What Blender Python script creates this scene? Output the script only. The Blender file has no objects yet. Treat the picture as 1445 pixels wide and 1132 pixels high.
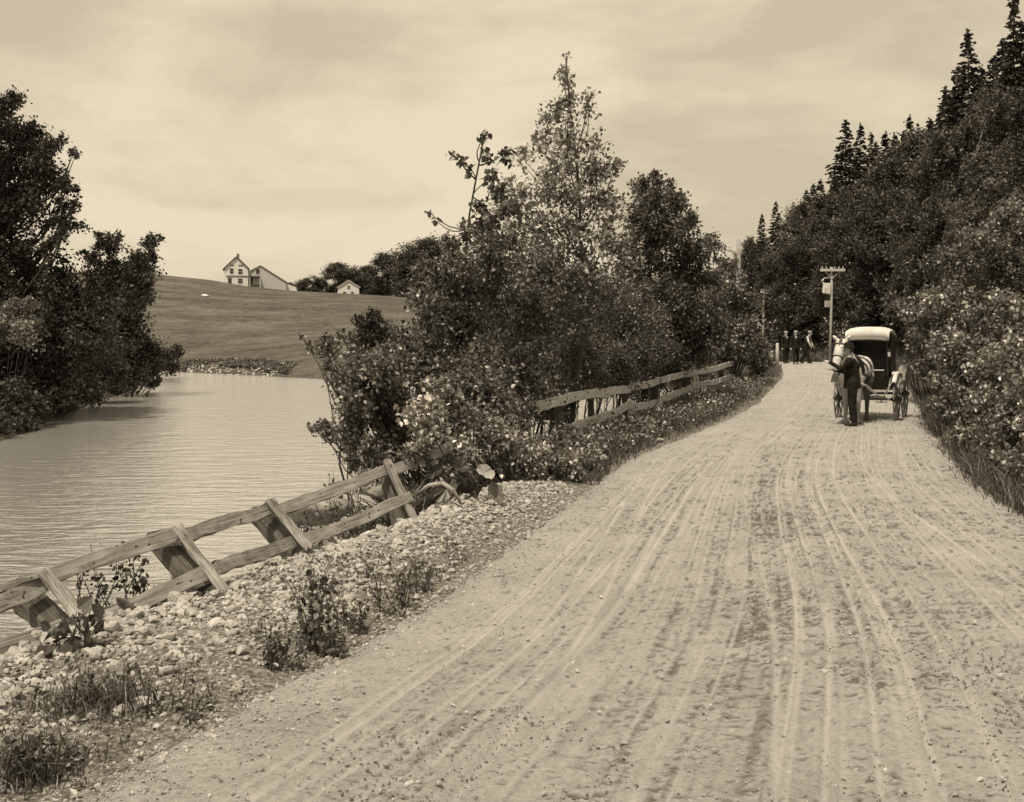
import bpy, bmesh, math
import numpy as np
from mathutils import Vector, Matrix

scene = bpy.context.scene
COL = scene.collection
R = math.radians

# ------------------------------------------------------------------ camera, sky, sun, exposure
CAMZ = 2.0
F = 1550.0                      # focal length in photo pixels (photo 1445 x 1132, horizon on row 470)
cam_data = bpy.data.cameras.new("camera")
cam = bpy.data.objects.new("camera", cam_data)
COL.objects.link(cam)
cam.location = (0, 0, CAMZ)
cam.rotation_euler = (R(90), 0, 0)
cam_data.sensor_width = 36
cam_data.lens = 36 * F / 1445
cam_data.shift_y = -(566 - 470) / 1445
cam_data.clip_end = 3000
scene.camera = cam
scene.view_settings.view_transform = 'Standard'
scene.view_settings.look = 'None'
scene.view_settings.exposure = 0.0
scene.view_settings.gamma = 1.0

SUN = Vector((-0.21, -0.42, 0.88)).normalized()
TINT = (1.0, 0.866, 0.61)
w = bpy.data.worlds.new("World"); scene.world = w; w.use_nodes = True
nt = w.node_tree; nt.nodes.clear()
N = lambda t, **k: _mk(nt, t, **k)
def _mk(tree, t, **k):
    n = tree.nodes.new(t)
    for a, v in k.items(): setattr(n, a, v)
    return n
out = N('ShaderNodeOutputWorld'); bg = N('ShaderNodeBackground'); bg.inputs['Strength'].default_value = 0.1
sky = N('ShaderNodeTexSky', sky_type='NISHITA', sun_disc=False)
sky.sun_elevation = math.asin(SUN.z); sky.sun_rotation = math.atan2(SUN.x, SUN.y)
bw = N('ShaderNodeRGBToBW'); nt.links.new(sky.outputs[0], bw.inputs[0])
mul = N('ShaderNodeVectorMath', operation='SCALE'); mul.inputs[0].default_value = TINT
nt.links.new(bw.outputs[0], mul.inputs['Scale'])
tc = N('ShaderNodeTexCoord')
mp = N('ShaderNodeMapping'); mp.inputs['Scale'].default_value = (1.25, 1.25, 3.2); mp.inputs['Location'].default_value = (3.3, 0.4, 0.75)
nt.links.new(tc.outputs['Generated'], mp.inputs['Vector'])
n1 = N('ShaderNodeTexNoise'); n1.inputs['Scale'].default_value = 2.3; n1.inputs['Detail'].default_value = 7; n1.inputs['Roughness'].default_value = .57
n1.inputs['Distortion'].default_value = .25
nt.links.new(mp.outputs[0], n1.inputs['Vector'])
mp2 = N('ShaderNodeMapping'); mp2.inputs['Scale'].default_value = (.8, .8, 6.5); mp2.inputs['Location'].default_value = (1.1, 5.0, 2.0)
nt.links.new(tc.outputs['Generated'], mp2.inputs['Vector'])
n2 = N('ShaderNodeTexNoise'); n2.inputs['Scale'].default_value = 2.0; n2.inputs['Detail'].default_value = 4
nt.links.new(mp2.outputs[0], n2.inputs['Vector'])
ad = N('ShaderNodeMath', operation='MULTIPLY_ADD'); ad.inputs[1].default_value = .38
nt.links.new(n2.outputs[0], ad.inputs[0]); nt.links.new(n1.outputs[0], ad.inputs[2])
cr = N('ShaderNodeValToRGB')
e = cr.color_ramp.elements
e[0].position = .60; e[0].color = (6.35, 5.42, 3.85, 1)
e[1].position = .77; e[1].color = (8.5, 7.3, 5.3, 1)
m_ = e.new(.675); m_.color = (7.3, 6.25, 4.5, 1)
nt.links.new(ad.outputs[0], cr.inputs[0])
mix = N('ShaderNodeMix', data_type='RGBA'); mix.inputs[0].default_value = .94
nt.links.new(mul.outputs[0], mix.inputs[6]); nt.links.new(cr.outputs[0], mix.inputs[7])
nt.links.new(mix.outputs[2], bg.inputs[0]); nt.links.new(bg.outputs[0], out.inputs[0])

sl = bpy.data.lights.new("sun", 'SUN'); sl.energy = 3.9; sl.angle = R(0.5); sl.color = (1.0, .875, .66)
so = bpy.data.objects.new("sun", sl); COL.objects.link(so); so.location = (-20, -15, 40)
so.rotation_euler = SUN.to_track_quat('Z', 'Y').to_euler()

# ------------------------------------------------------------------ mesh helpers
def P(px, py, Y):
    return np.array([(px - 722.5) * Y / F, Y, CAMZ - (py - 470.0) * Y / F])

class MB:
    def __init__(s): s.v = []; s.f = []; s.n = 0
    def add(s, verts, faces):
        verts = np.asarray(verts, float).reshape(-1, 3)
        faces = np.asarray(faces, int)
        s.v.append(verts); s.f.append(faces + s.n); s.n += len(verts)
    def addp(s, verts, polys):
        off = s.n
        s.v.append(np.asarray(verts, float).reshape(-1, 3)); s.n += len(verts)
        for p in polys: s.f.append(np.array([p], int) + off)
    def box(s, lo, hi):
        x0, y0, z0 = lo; x1, y1, z1 = hi
        s.add([(x0,y0,z0),(x1,y0,z0),(x1,y1,z0),(x0,y1,z0),(x0,y0,z1),(x1,y0,z1),(x1,y1,z1),(x0,y1,z1)],
              [(0,3,2,1),(4,5,6,7),(0,1,5,4),(1,2,6,5),(2,3,7,6),(3,0,4,7)])
    def tube(s, pts, rad, n=8, closed=False, flat=1.0):
        pts = np.asarray(pts, float); m = len(pts)
        rad = np.broadcast_to(np.asarray(rad, float), (m,))
        if closed: t = np.roll(pts, -1, 0) - np.roll(pts, 1, 0)
        else: t = np.gradient(pts, axis=0)
        t /= np.linalg.norm(t, axis=1)[:, None] + 1e-12
        ref = np.array([0, 0, 1.0]) if abs(t[:, 2]).mean() < .8 else np.array([1.0, 0, 0])
        a = np.cross(t, ref); a /= np.linalg.norm(a, axis=1)[:, None] + 1e-12
        b = np.cross(t, a)
        th = np.linspace(0, 2*np.pi, n, endpoint=False)
        V = pts[:, None] + rad[:, None, None] * (np.cos(th)[None, :, None]*a[:, None] + flat*np.sin(th)[None, :, None]*b[:, None])
        k = m if closed else m - 1
        i = np.arange(k)[:, None]*n + np.arange(n)[None]; j = np.arange(k)[:, None]*n + (np.arange(n)[None]+1) % n
        i2 = (i + n) % (m*n); j2 = (j + n) % (m*n)
        s.add(V.reshape(-1, 3), np.stack([i, i2, j2, j], -1).reshape(-1, 4))
        if not closed:
            base = s.n - m*n
            s.f.append(np.array([[base + q for q in range(n)]])); s.f.append(np.array([[s.n - 1 - q for q in range(n)]]))
    def ball(s, c, r, nu=12, nv=8):
        r = np.broadcast_to(np.asarray(r, float), (3,))
        V = [(0, 0, 1)]
        for i in range(1, nv):
            a = math.pi*i/nv
            for j in range(nu):
                b = 2*math.pi*j/nu; V.append((math.sin(a)*math.cos(b), math.sin(a)*math.sin(b), math.cos(a)))
        V.append((0, 0, -1)); V = np.array(V)*r + np.asarray(c)
        fs = []
        off = s.n; s.v.append(V); s.n += len(V)
        for j in range(nu):
            fs.append((0, 1+j, 1+(j+1) % nu))
        s.f.append(np.array(fs)+off); fs = []
        for i in range(nv-2):
            for j in range(nu):
                a = 1+i*nu+j; b = 1+i*nu+(j+1) % nu; fs.append((a, a+nu, b+nu, b))
        if fs: s.f.append(np.array(fs)+off)
        last = len(V)-1; l0 = 1+(nv-2)*nu
        s.f.append(np.array([(last, l0+(j+1) % nu, l0+j) for j in range(nu)])+off)
    def limb(s, pts, radii, n=10):
        """closed tapering limb: tube with round ends"""
        s.tube(pts, radii, n); 
        for p, r in zip(pts, radii): s.ball(p, r, n, 6)
    def prism(s, poly, y0, y1, axis='y'):
        n = len(poly)
        if axis == 'y': V = [(x, y0, z) for x, z in poly] + [(x, y1, z) for x, z in poly]
        elif axis == 'x': V = [(y0, x, z) for x, z in poly] + [(y1, x, z) for x, z in poly]
        else: V = [(x, z, y0) for x, z in poly] + [(x, z, y1) for x, z in poly]
        polys = [tuple(range(n)), tuple(range(2*n-1, n-1, -1))] + [(i, i+n, (i+1) % n + n, (i+1) % n) for i in range(n)]
        s.addp(V, polys)
    def mesh(s, name, off=(0, 0, 0), smooth=False):
        me = bpy.data.meshes.new(name)
        V = (np.concatenate(s.v) - np.asarray(off, float)).astype(np.float32)
        me.vertices.add(len(V)); me.vertices.foreach_set('co', V.ravel())
        loops = np.concatenate([f.ravel() for f in s.f]); sizes = np.concatenate([np.full(len(f), f.shape[1]) for f in s.f])
        st = np.concatenate([[0], np.cumsum(sizes)[:-1]])
        me.loops.add(len(loops)); me.loops.foreach_set('vertex_index', loops.astype(np.int32))
        me.polygons.add(len(sizes)); me.polygons.foreach_set('loop_start', st.astype(np.int32))
        me.polygons.foreach_set('use_smooth', np.full(len(sizes), smooth))
        me.update(calc_edges=True); me.validate()
        return me

def tag(o, label=None, cat=None, group=None, kind=None):
    if label: o['label'] = label
    if cat: o['category'] = cat
    if group: o['group'] = group
    if kind: o['kind'] = kind
    return o
def link(name, me, mat, parent=None):
    o = bpy.data.objects.new(name, me); COL.objects.link(o)
    if mat is not None: me.materials.append(mat)
    if parent is not None: o.parent = parent
    return o
def thing(name, loc, label, cat, group=None):
    o = bpy.data.objects.new(name, None); COL.objects.link(o); o.location = Vector(loc); o.empty_display_size = .2
    return tag(o, label, cat, group)
def part(name, mb, mat, root, world=True, smooth=False):
    """mesh part under a thing; world=True: the coordinates are world ones"""
    off = (0, 0, 0)
    if world:
        r = root; off = np.zeros(3)
        while r is not None: off += np.array(r.location); r = r.parent
    return link(name, mb.mesh(name, off, smooth), mat, root)
def bevel(o, wd, seg=1):
    m = o.modifiers.new('bevel', 'BEVEL'); m.width = wd; m.segments = seg; m.limit_method = 'ANGLE'
    return o
def copy_tree(o, parent=None):
    c = o.copy(); COL.objects.link(c)
    if parent is not None: c.parent = parent
    for ch in [x for x in KIDS.get(o.name, [])]: copy_tree(ch, c)
    return c
KIDS = {}
def note_kids():
    KIDS.clear()
    for o in scene.objects:
        if o.parent: KIDS.setdefault(o.parent.name, []).append(o)

def remeshed(name, mb, voxel, mat, root, smooth_it=3, off=True):
    me = mb.mesh('tmp'); o = bpy.data.objects.new('tmp', me); COL.objects.link(o)
    m = o.modifiers.new('r', 'REMESH'); m.mode = 'VOXEL'; m.voxel_size = voxel; m.use_smooth_shade = True
    if smooth_it:
        s_ = o.modifiers.new('s', 'SMOOTH'); s_.iterations = smooth_it; s_.factor = .5
    dg = bpy.context.evaluated_depsgraph_get(); dg.update()
    me2 = bpy.data.meshes.new_from_object(o.evaluated_get(dg)); me2.name = name
    bpy.data.objects.remove(o); bpy.data.meshes.remove(me)
    me2.materials.clear()
    return link(name, me2, mat, root)

def vnoise(x, y, seed=0):
    rs = np.random.RandomState(seed); T = rs.rand(256, 256)
    xi = np.floor(x).astype(int); yi = np.floor(y).astype(int); fx = x - xi; fy = y - yi
    fx = fx*fx*(3-2*fx); fy = fy*fy*(3-2*fy)
    a = T[xi % 256, yi % 256]; b = T[(xi+1) % 256, yi % 256]; c = T[xi % 256, (yi+1) % 256]; d = T[(xi+1) % 256, (yi+1) % 256]
    return (a*(1-fx)+b*fx)*(1-fy) + (c*(1-fx)+d*fx)*fy
def fbm(x, y, seed=0, o=4):
    r = 0; a = .5
    for i in range(o): r = r + a*vnoise(x*2**i, y*2**i, seed+i); a *= .5
    return r

# ------------------------------------------------------------------ materials (grey-brown, as the sepia print)
def G(v):
    k = min(1, max(0, v/.4))
    return (v, v*(.915+.065*k), v*(.79+.18*k), 1)
def new_mat(name):
    m = bpy.data.materials.new(name); m.use_nodes = True; t = m.node_tree; t.nodes.clear()
    o = t.nodes.new('ShaderNodeOutputMaterial'); return m, t, o
def ramp(t, src, stops):
    c = t.nodes.new('ShaderNodeValToRGB'); el = c.color_ramp.elements
    el[0].position, el[0].color = stops[0][0], G(stops[0][1]); el[1].position, el[1].color = stops[-1][0], G(stops[-1][1])
    for p, v in stops[1:-1]:
        q = el.new(p); q.color = G(v)
    t.links.new(src, c.inputs[0]); return c.outputs[0]
def noise(t, vec, scale, detail=4, rough=.55, dist=0):
    n = t.nodes.new('ShaderNodeTexNoise'); n.inputs['Scale'].default_value = scale; n.inputs['Detail'].default_value = detail
    n.inputs['Roughness'].default_value = rough; n.inputs['Distortion'].default_value = dist
    if vec is not None: t.links.new(vec, n.inputs['Vector'])
    return n.outputs[0]
def mapped(t, src, scale):
    m = t.nodes.new('ShaderNodeMapping'); m.inputs['Scale'].default_value = scale; t.links.new(src, m.inputs['Vector']); return m.outputs[0]
def coords(t, which='Object'):
    return t.nodes.new('ShaderNodeTexCoord').outputs[which]
def principled(t, o, rough=.7, spec=.3):
    b = t.nodes.new('ShaderNodeBsdfPrincipled'); b.inputs['Roughness'].default_value = rough
    b.inputs['Specular IOR Level'].default_value = spec; t.links.new(b.outputs[0], o.inputs[0]); return b
def bump(t, b, src, strength=.5, dist=.02):
    n = t.nodes.new('ShaderNodeBump'); n.inputs['Strength'].default_value = strength; n.inputs['Distance'].default_value = dist
    t.links.new(src, n.inputs['Height']); t.links.new(n.outputs[0], b.inputs['Normal'])
def noisy(name, lo, hi, scale=8, stretch=(1, 1, 1), rough=.75, spec=.25, bstr=.4, bdist=.01, detail=5, pos=(.35, .65)):
    m, t, o = new_mat(name); b = principled(t, o, rough, spec)
    n = noise(t, mapped(t, coords(t), stretch), scale, detail)
    t.links.new(ramp(t, n, [(pos[0], lo), (pos[1], hi)]), b.inputs['Base Color'])
    if bstr: bump(t, b, n, bstr, bdist)
    return m
def math_node(t, op, a, b):
    n = t.nodes.new('ShaderNodeMath'); n.operation = op
    for i, v in enumerate((a, b)):
        if isinstance(v, (int, float)): n.inputs[i].default_value = v
        elif v is not None: t.links.new(v, n.inputs[i])
    return n.outputs[0]
def leaf_mat(name, lo, hi, back=1.6, rough=.42, spec=.5, trans=.22):
    m, t, o = new_mat(name)
    g = t.nodes.new('ShaderNodeNewGeometry')
    oi = t.nodes.new('ShaderNodeObjectInfo')
    col = ramp(t, g.outputs['Random Per Island'], [(0, lo*.7), (.62, lo*1.3), (.84, hi*.6), (1, hi*1.5)])  # a few far paler leaves: sunlit specks put into the leaf colour
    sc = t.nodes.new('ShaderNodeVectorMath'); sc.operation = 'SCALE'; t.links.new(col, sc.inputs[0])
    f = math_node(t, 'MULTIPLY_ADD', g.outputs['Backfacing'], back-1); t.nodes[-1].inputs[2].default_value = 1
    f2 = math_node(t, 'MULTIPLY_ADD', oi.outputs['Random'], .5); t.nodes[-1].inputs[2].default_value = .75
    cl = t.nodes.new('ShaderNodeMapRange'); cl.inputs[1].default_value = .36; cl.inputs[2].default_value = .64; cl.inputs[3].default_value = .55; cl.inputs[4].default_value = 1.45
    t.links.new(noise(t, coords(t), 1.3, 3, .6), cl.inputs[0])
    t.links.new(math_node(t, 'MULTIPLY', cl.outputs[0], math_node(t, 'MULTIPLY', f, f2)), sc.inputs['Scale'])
    b = t.nodes.new('ShaderNodeBsdfPrincipled'); b.inputs['Roughness'].default_value = rough; b.inputs['Specular IOR Level'].default_value = spec
    tr = t.nodes.new('ShaderNodeBsdfTranslucent'); mx = t.nodes.new('ShaderNodeMixShader'); mx.inputs[0].default_value = trans
    t.links.new(sc.outputs[0], b.inputs['Base Color']); t.links.new(sc.outputs[0], tr.inputs[0])
    t.links.new(b.outputs[0], mx.inputs[1]); t.links.new(tr.outputs[0], mx.inputs[2]); t.links.new(mx.outputs[0], o.inputs[0])
    return m

def attr(t, name):
    a = t.nodes.new('ShaderNodeAttribute'); a.attribute_name = name; return a.outputs['Fac']
def mixc(t, f, a, b):
    m = t.nodes.new('ShaderNodeMix'); m.data_type = 'RGBA'
    t.links.new(f, m.inputs[0]); t.links.new(a, m.inputs[6]); t.links.new(b, m.inputs[7]); return m.outputs[2]
M = {}
M['leaf_big'] = leaf_mat('broad_leaf', .075, .34, 1.8, .4, .5, .28)
M['leaf_bright'] = leaf_mat('sunny_leaf', .10, .46, 1.6, .4, .5, .25)  # paler leaf copy with the sunlit look in its colour
M['leaf_mid'] = leaf_mat('shrub_leaf', .065, .30, 1.6, .4, .5, .25)
M['leaf_mid2'] = leaf_mat('tree_leaf', .05, .17, 1.5, .45, .4, .22)
M['leaf_dark'] = leaf_mat('shade_leaf', .03, .085, 1.4, .55, .25, .12)  # darker leaf copy with the left trees' shade in its colour
M['leaf_wood'] = leaf_mat('forest_leaf', .045, .15, 1.5, .5, .35, .2)
M['leaf_pale'] = leaf_mat('birch_leaf', .09, .26, 1.5, .5, .4, .25)
M['needle'] = leaf_mat('spruce_needle', .03, .08, 1.2, .6, .2, .05)
M['grass'] = leaf_mat('grass_blade', .06, .2, 1.2, .6, .3, .25)
M['grass_meadow'] = leaf_mat('meadow_blade', .10, .125, 1.05, .7, .15, .2)
M['bark'] = noisy('bark', .035, .11, 14, (1, 1, .25), .9, .1, .7, .02)
M['bark_pale'] = noisy('pale_bark', .2, .42, 9, (1, 1, .4), .85, .15, .5, .02)
M['stone'] = noisy('river_stone', .24, .5, 9, rough=.85, spec=.2, bstr=.35, bdist=.01)
M['clod'] = noisy('earth_clod', .09, .2, 9, rough=.95, spec=.1)
M['stone_wet'] = noisy('shore_stone', .2, .5, 3, rough=.8, spec=.2)
M['white_paint'] = noisy('white_clapboard', .62, .8, 3, (.3, .3, 8), .7, .2, .2, .01)
M['grey_board'] = noisy('weathered_board_wall', .42, .55, 3, (6, 6, .3), .8, .2, .3, .01)
M['dark_trim'] = noisy('dark_trim', .05, .1, 6)
M['shingle'] = noisy('roof_shingle', .12, .24, 5)
M['glass_dark'] = noisy('window_glass', .03, .06, 2, rough=.12, spec=.5, bstr=0)
M['leather'] = noisy('black_leather', .012, .03, 6, rough=.45, spec=.4, bstr=.2)
M['paint_black'] = noisy('carriage_paint', .015, .03, 4, rough=.3, spec=.5, bstr=0)
M['canvas'] = noisy('dusty_canvas', .55, .72, 3, rough=.75, spec=.2, bstr=.15)
M['dust_rim'] = noisy('dusty_wheel', .12, .3, 7, rough=.7)
M['horse'] = noisy('grey_horse_coat', .5, .68, 2.5, rough=.55, spec=.3, bstr=.1)
m, t, o = new_mat('dapple_grey_horse'); b = principled(t, o, .55, .3); c = coords(t)
sx = t.nodes.new('ShaderNodeSeparateXYZ'); t.links.new(c, sx.inputs[0])
lowz = t.nodes.new('ShaderNodeMapRange'); lowz.inputs[1].default_value = 1.2; lowz.inputs[2].default_value = .85; t.links.new(sx.outputs[2], lowz.inputs[0])
hind = t.nodes.new('ShaderNodeMapRange'); hind.inputs[1].default_value = -.75; hind.inputs[2].default_value = -.3; t.links.new(sx.outputs[1], hind.inputs[0])
nz_ = noise(t, c, 9, 4, .6)
dm = math_node(t, 'MULTIPLY', math_node(t, 'MULTIPLY', lowz.outputs[0], hind.outputs[0]), math_node(t, 'ADD', nz_, .55))
t.links.new(mixc(t, dm, ramp(t, nz_, [(.35, .5), (.65, .68)]), ramp(t, nz_, [(.35, .03), (.7, .12)])), b.inputs['Base Color']); M['horse_body'] = m
M['horse_dark'] = noisy('dark_mane', .05, .12, 9, rough=.6)
M['cloth_black'] = noisy('black_wool', .012, .026, 12, rough=.95, spec=.1, bstr=.3)
M['skin'] = noisy('skin', .34, .44, 5, rough=.55, spec=.3, bstr=0)
M['straw'] = noisy('straw_hat', .28, .42, 20, rough=.8)
M['shirt'] = noisy('white_shirt', .5, .65, 6, rough=.85)
M['ceramic'] = noisy('glass_insulator', .4, .6, 3, rough=.3, spec=.5, bstr=0)

# plank: grain along local X
def wood(name, lo, hi):
    m, t, o = new_mat(name); b = principled(t, o, .82, .2)
    c = coords(t); a = noise(t, mapped(t, c, (.7, 34, 34)), 2.2, 6, .65, .25); k = noise(t, c, 7, 3)
    cr1 = noise(t, mapped(t, c, (.35, 9, 9)), 3.1, 3, .5, .6); crk = math_node(t, 'LESS_THAN', cr1, .36); crk = math_node(t, 'MULTIPLY', crk, -.10)
    s = math_node(t, 'ADD', math_node(t, 'ADD', math_node(t, 'MULTIPLY', a, .75), crk), math_node(t, 'MULTIPLY', k, .3))
    kn = math_node(t, 'MULTIPLY', math_node(t, 'GREATER_THAN', noise(t, mapped(t, c, (1, 1.8, 1.8)), 13, 1), .735), -.22); s = math_node(t, 'ADD', s, kn)
    t.links.new(ramp(t, s, [(.36, lo*.25), (.44, lo), (.66, hi)]), b.inputs['Base Color']); bump(t, b, a, .6, .012)
    return m
M['plank'] = wood('weathered_plank', .17, .38)
M['post'] = wood('old_post_wood', .05, .16)
M['rail_pale'] = wood('sunlit_tone_rail', .44, .66)  # far rails' sunlit brightness put into a paler wood colour
M['pole'] = noisy('pole_wood', .3, .46, 5, (4, 4, .2), .85, .15)

# ------------------------------------------------------------------ the lie of the land
def sm(tab, w_=1.2):
    a = np.array(tab, float)
    def f(y):
        y = np.asarray(y, float); return sum(np.interp(y + o, a[:, 0], a[:, 1]) for o in (-w_, -w_*.5, 0, w_*.5, w_))/5
    return f
Lr = sm([(-12,-7.5),(-8,-6.0),(0,-3.6),(4.68,-2.05),(6.9,-1.0),(11.7,.3),(17.7,1.9),(23.8,4.2),(33,7.4),(45,11.0),(58,14.2),(70,14.5),(85,11),(100,5),(130,-6)])
Rr = sm([(-12,.8),(-8,2.0),(0,3.6),(4.68,4.6),(12.2,5.75),(14.1,6.1),(18,7.3),(23.8,9.1),(33,12.3),(40,14.5),(58,19),(70,19.5),(85,16),(100,10),(130,0)])
FXr = sm([(-12,-10.5),(-8,-9),(0,-6.3),(6,-3.7),(7.55,-3.0),(8.3,-2.5),(10,-1.9),(11.3,-1.1),(17,.35),(23.8,2.2),(30,4.3),(41,8.4),(58,12.4),(70,12.6),(85,9),(100,3),(130,-8)], .5)
ZRr = sm([(-12,0),(20,0),(24,-.05),(27,-.1),(35,0),(45,.15),(58,.33),(66,.2),(80,-.2),(100,-.4),(140,-.4)], 2)
Bk = sm([(-15,-13),(20,-14.6),(37,-17),(53,-20.8),(70,-24),(80,-27),(90,-36),(100,-60),(140,-90)], 2)
WATER = -1.6
def shore_y(x): return np.interp(x, [-300,-60,-31,-14,0,10,40,300], [140,118,102,85,78,76,90,130])
def crest_z(x): return np.interp(x, [-300,-100,-79,-66,-58,-47,-34,-20,10,60,300], [14,15.4,15.0,13.6,12.2,11.3,10.7,9.7,8.5,8,6])
def height(x, y):
    x = np.asarray(x, float); y = np.asarray(y, float)
    L, Rt, FX, zr = Lr(y), Rr(y), FXr(y), ZRr(y)
    nz = fbm(x*.9, y*.9, 3)-.47
    d = x - Rt
    right = zr + np.where(d < 1.0, .1*d, .1 + .42*np.clip(d-1.0, 0, None)) 
    right = np.where(right > 8, 8 + 12*(1-np.exp(-(right-8)/12)), right) + np.clip(d, 0, 1)*nz*.25
    s = FX - x
    mound = np.exp(-((x-(L-.7))/.55)**2)*np.exp(-((y-11.5)/2.6)**2)*.16
    mid = zr - .02 + mound + np.clip(np.minimum(L-x, x-FX), 0, .5)*.16 + np.clip(L-x, 0, .4)*nz*.2
    left = zr - .72*s + np.clip(s, 0, 1)*nz*.3
    near = np.where(d > 0, right, np.where(s > 0, left, mid))
    inroad = (x > L+.12) & (x < Rt-.12)
    near = np.where(inroad, zr - .09, near)
    b = Bk(y) - x
    bank = WATER + np.where(b > 0, np.minimum(.55*b, 1.0+.07*b), .5*b) + np.clip(b, 0, 1)*nz*.4
    bank = np.minimum(bank, 4)
    sy = shore_y(x); t = (y - sy)/(240 - sy)
    cz = crest_z(x)
    prof = np.where(t < 1, t*(1.22-.22*t), 1 - .25*(t-1))
    und = (fbm(x*.03, y*.03, 9)-.47)*2.2*np.clip(t*3, 0, 1)*np.clip((1.1-t)*3, .0, 1)
    far = np.where(t > 0, WATER + .45*np.clip((y-sy)/1.2, 0, 1) + (cz - WATER-.45)*prof + und, WATER + .45*(y-sy))
    return np.maximum(np.maximum(near, np.maximum(bank, -3)), np.maximum(far, -3))
def hz(x, y): return float(height(np.array([x]), np.array([y]))[0])

def axis(lo, d0, d1, hi, step, n):
    a = np.arange(d0, d1, step)
    k = np.linspace(0, 1, n)[1:]
    lo_ = d0 - (d0-lo)*k**2.2; hi_ = a[-1] + (hi-a[-1])*k**2.2
    return np.concatenate([lo_[::-1], a, hi_])
def grid_mesh(name, X, Y, Z, attrs=None, smooth=True):
    r, c = X.shape; mb = MB()
    i = (np.arange(r-1)[:, None]*c + np.arange(c-1)[None])
    mb.add(np.stack([X, Y, Z], -1).reshape(-1, 3), np.stack([i, i+1, i+c+1, i+c], -1).reshape(-1, 4))
    me = mb.mesh(name, smooth=smooth)
    for k, v in (attrs or {}).items():
        at = me.attributes.new(k, 'FLOAT', 'POINT'); at.data.foreach_set('value', v.astype(np.float32).ravel())
    return me
xs = axis(-330, -12, 16, 330, .14, 110); ys = axis(-14, 2, 30, 700, .14, 190)
GX, GY = np.meshgrid(xs, ys)
GZ = height(GX, GY)
sy = shore_y(GX); tt = GY - sy
meadow = np.clip(tt/1.5, 0, 1)
gravel = (1-np.clip((GY-13.5)/2, 0, 1))*np.clip((GX-FXr(GY)+.9)/.5, 0, 1)*(GX < Rr(GY)+.2)
gravel = np.maximum(gravel, (GX > Lr(GY)-.25)*(GX < Rr(GY)+.25)*1.0)

m, t, o = new_mat('ground_soil'); b = principled(t, o, .95, .1); c = coords(t)
soil = ramp(t, noise(t, c, 2.5, 6), [(.3, .04), (.7, .11)])
grav = ramp(t, noise(t, c, 30, 4, .7), [(.36, .07), (.5, .17), (.66, .34)])
mn = math_node(t, 'ADD', math_node(t, 'MULTIPLY', noise(t, mapped(t, c, (.10, .13, .1)), 1, 6, .7), .5), math_node(t, 'MULTIPLY', noise(t, mapped(t, c, (.8, .8, .8)), 1.2, 5, .8), .5))
mea = ramp(t, mn, [(.40, .055), (.5, .105), (.60, .165)])
col = mixc(t, attr(t, 'meadow'), mixc(t, attr(t, 'gravel'), soil, grav), mea)
t.links.new(col, b.inputs['Base Color']); bump(t, b, noise(t, c, 14, 5, .7), .6, .05)
M['ground'] = m
tag(link('ground', grid_mesh('ground', GX, GY, GZ, {'meadow': meadow, 'gravel': gravel}), M['ground']), kind='structure')

# river
m, t, o = new_mat('river_water'); c = coords(t)
gl = t.nodes.new('ShaderNodeBsdfGlossy'); gl.inputs['Roughness'].default_value = .11; gl.inputs['Color'].default_value = (.97, .97, .97, 1)
df = t.nodes.new('ShaderNodeBsdfDiffuse'); df.inputs['Color'].default_value = G(.50)
fr = t.nodes.new('ShaderNodeFresnel'); fr.inputs['IOR'].default_value = 4.2
mx = t.nodes.new('ShaderNodeMixShader')
wv = math_node(t, 'ADD', math_node(t, 'MULTIPLY', noise(t, mapped(t, c, (.55, 1.5, 1)), 1.3, 3, .55, .3), 1.0), math_node(t, 'MULTIPLY', noise(t, mapped(t, c, (1.6, 4.2, 1)), 1.5, 4, .6, .2), .35))
bn = t.nodes.new('ShaderNodeBump'); bn.inputs['Strength'].default_value = .6; bn.inputs['Distance'].default_value = .2
t.links.new(wv, bn.inputs['Height'])
for n_ in (gl, fr): t.links.new(bn.outputs[0], n_.inputs['Normal'])
mx.inputs[0].default_value = .76; t.links.new(df.outputs[0], mx.inputs[1]); t.links.new(gl.outputs[0], mx.inputs[2]); t.links.new(mx.outputs[0], o.inputs[0])
mb = MB(); mb.add([(-160,-14,WATER),(14,-14,WATER),(14,125,WATER),(-160,125,WATER)], [(0,1,2,3)])
tag(link('river_water', mb.mesh('river_water'), m), kind='structure')

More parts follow.
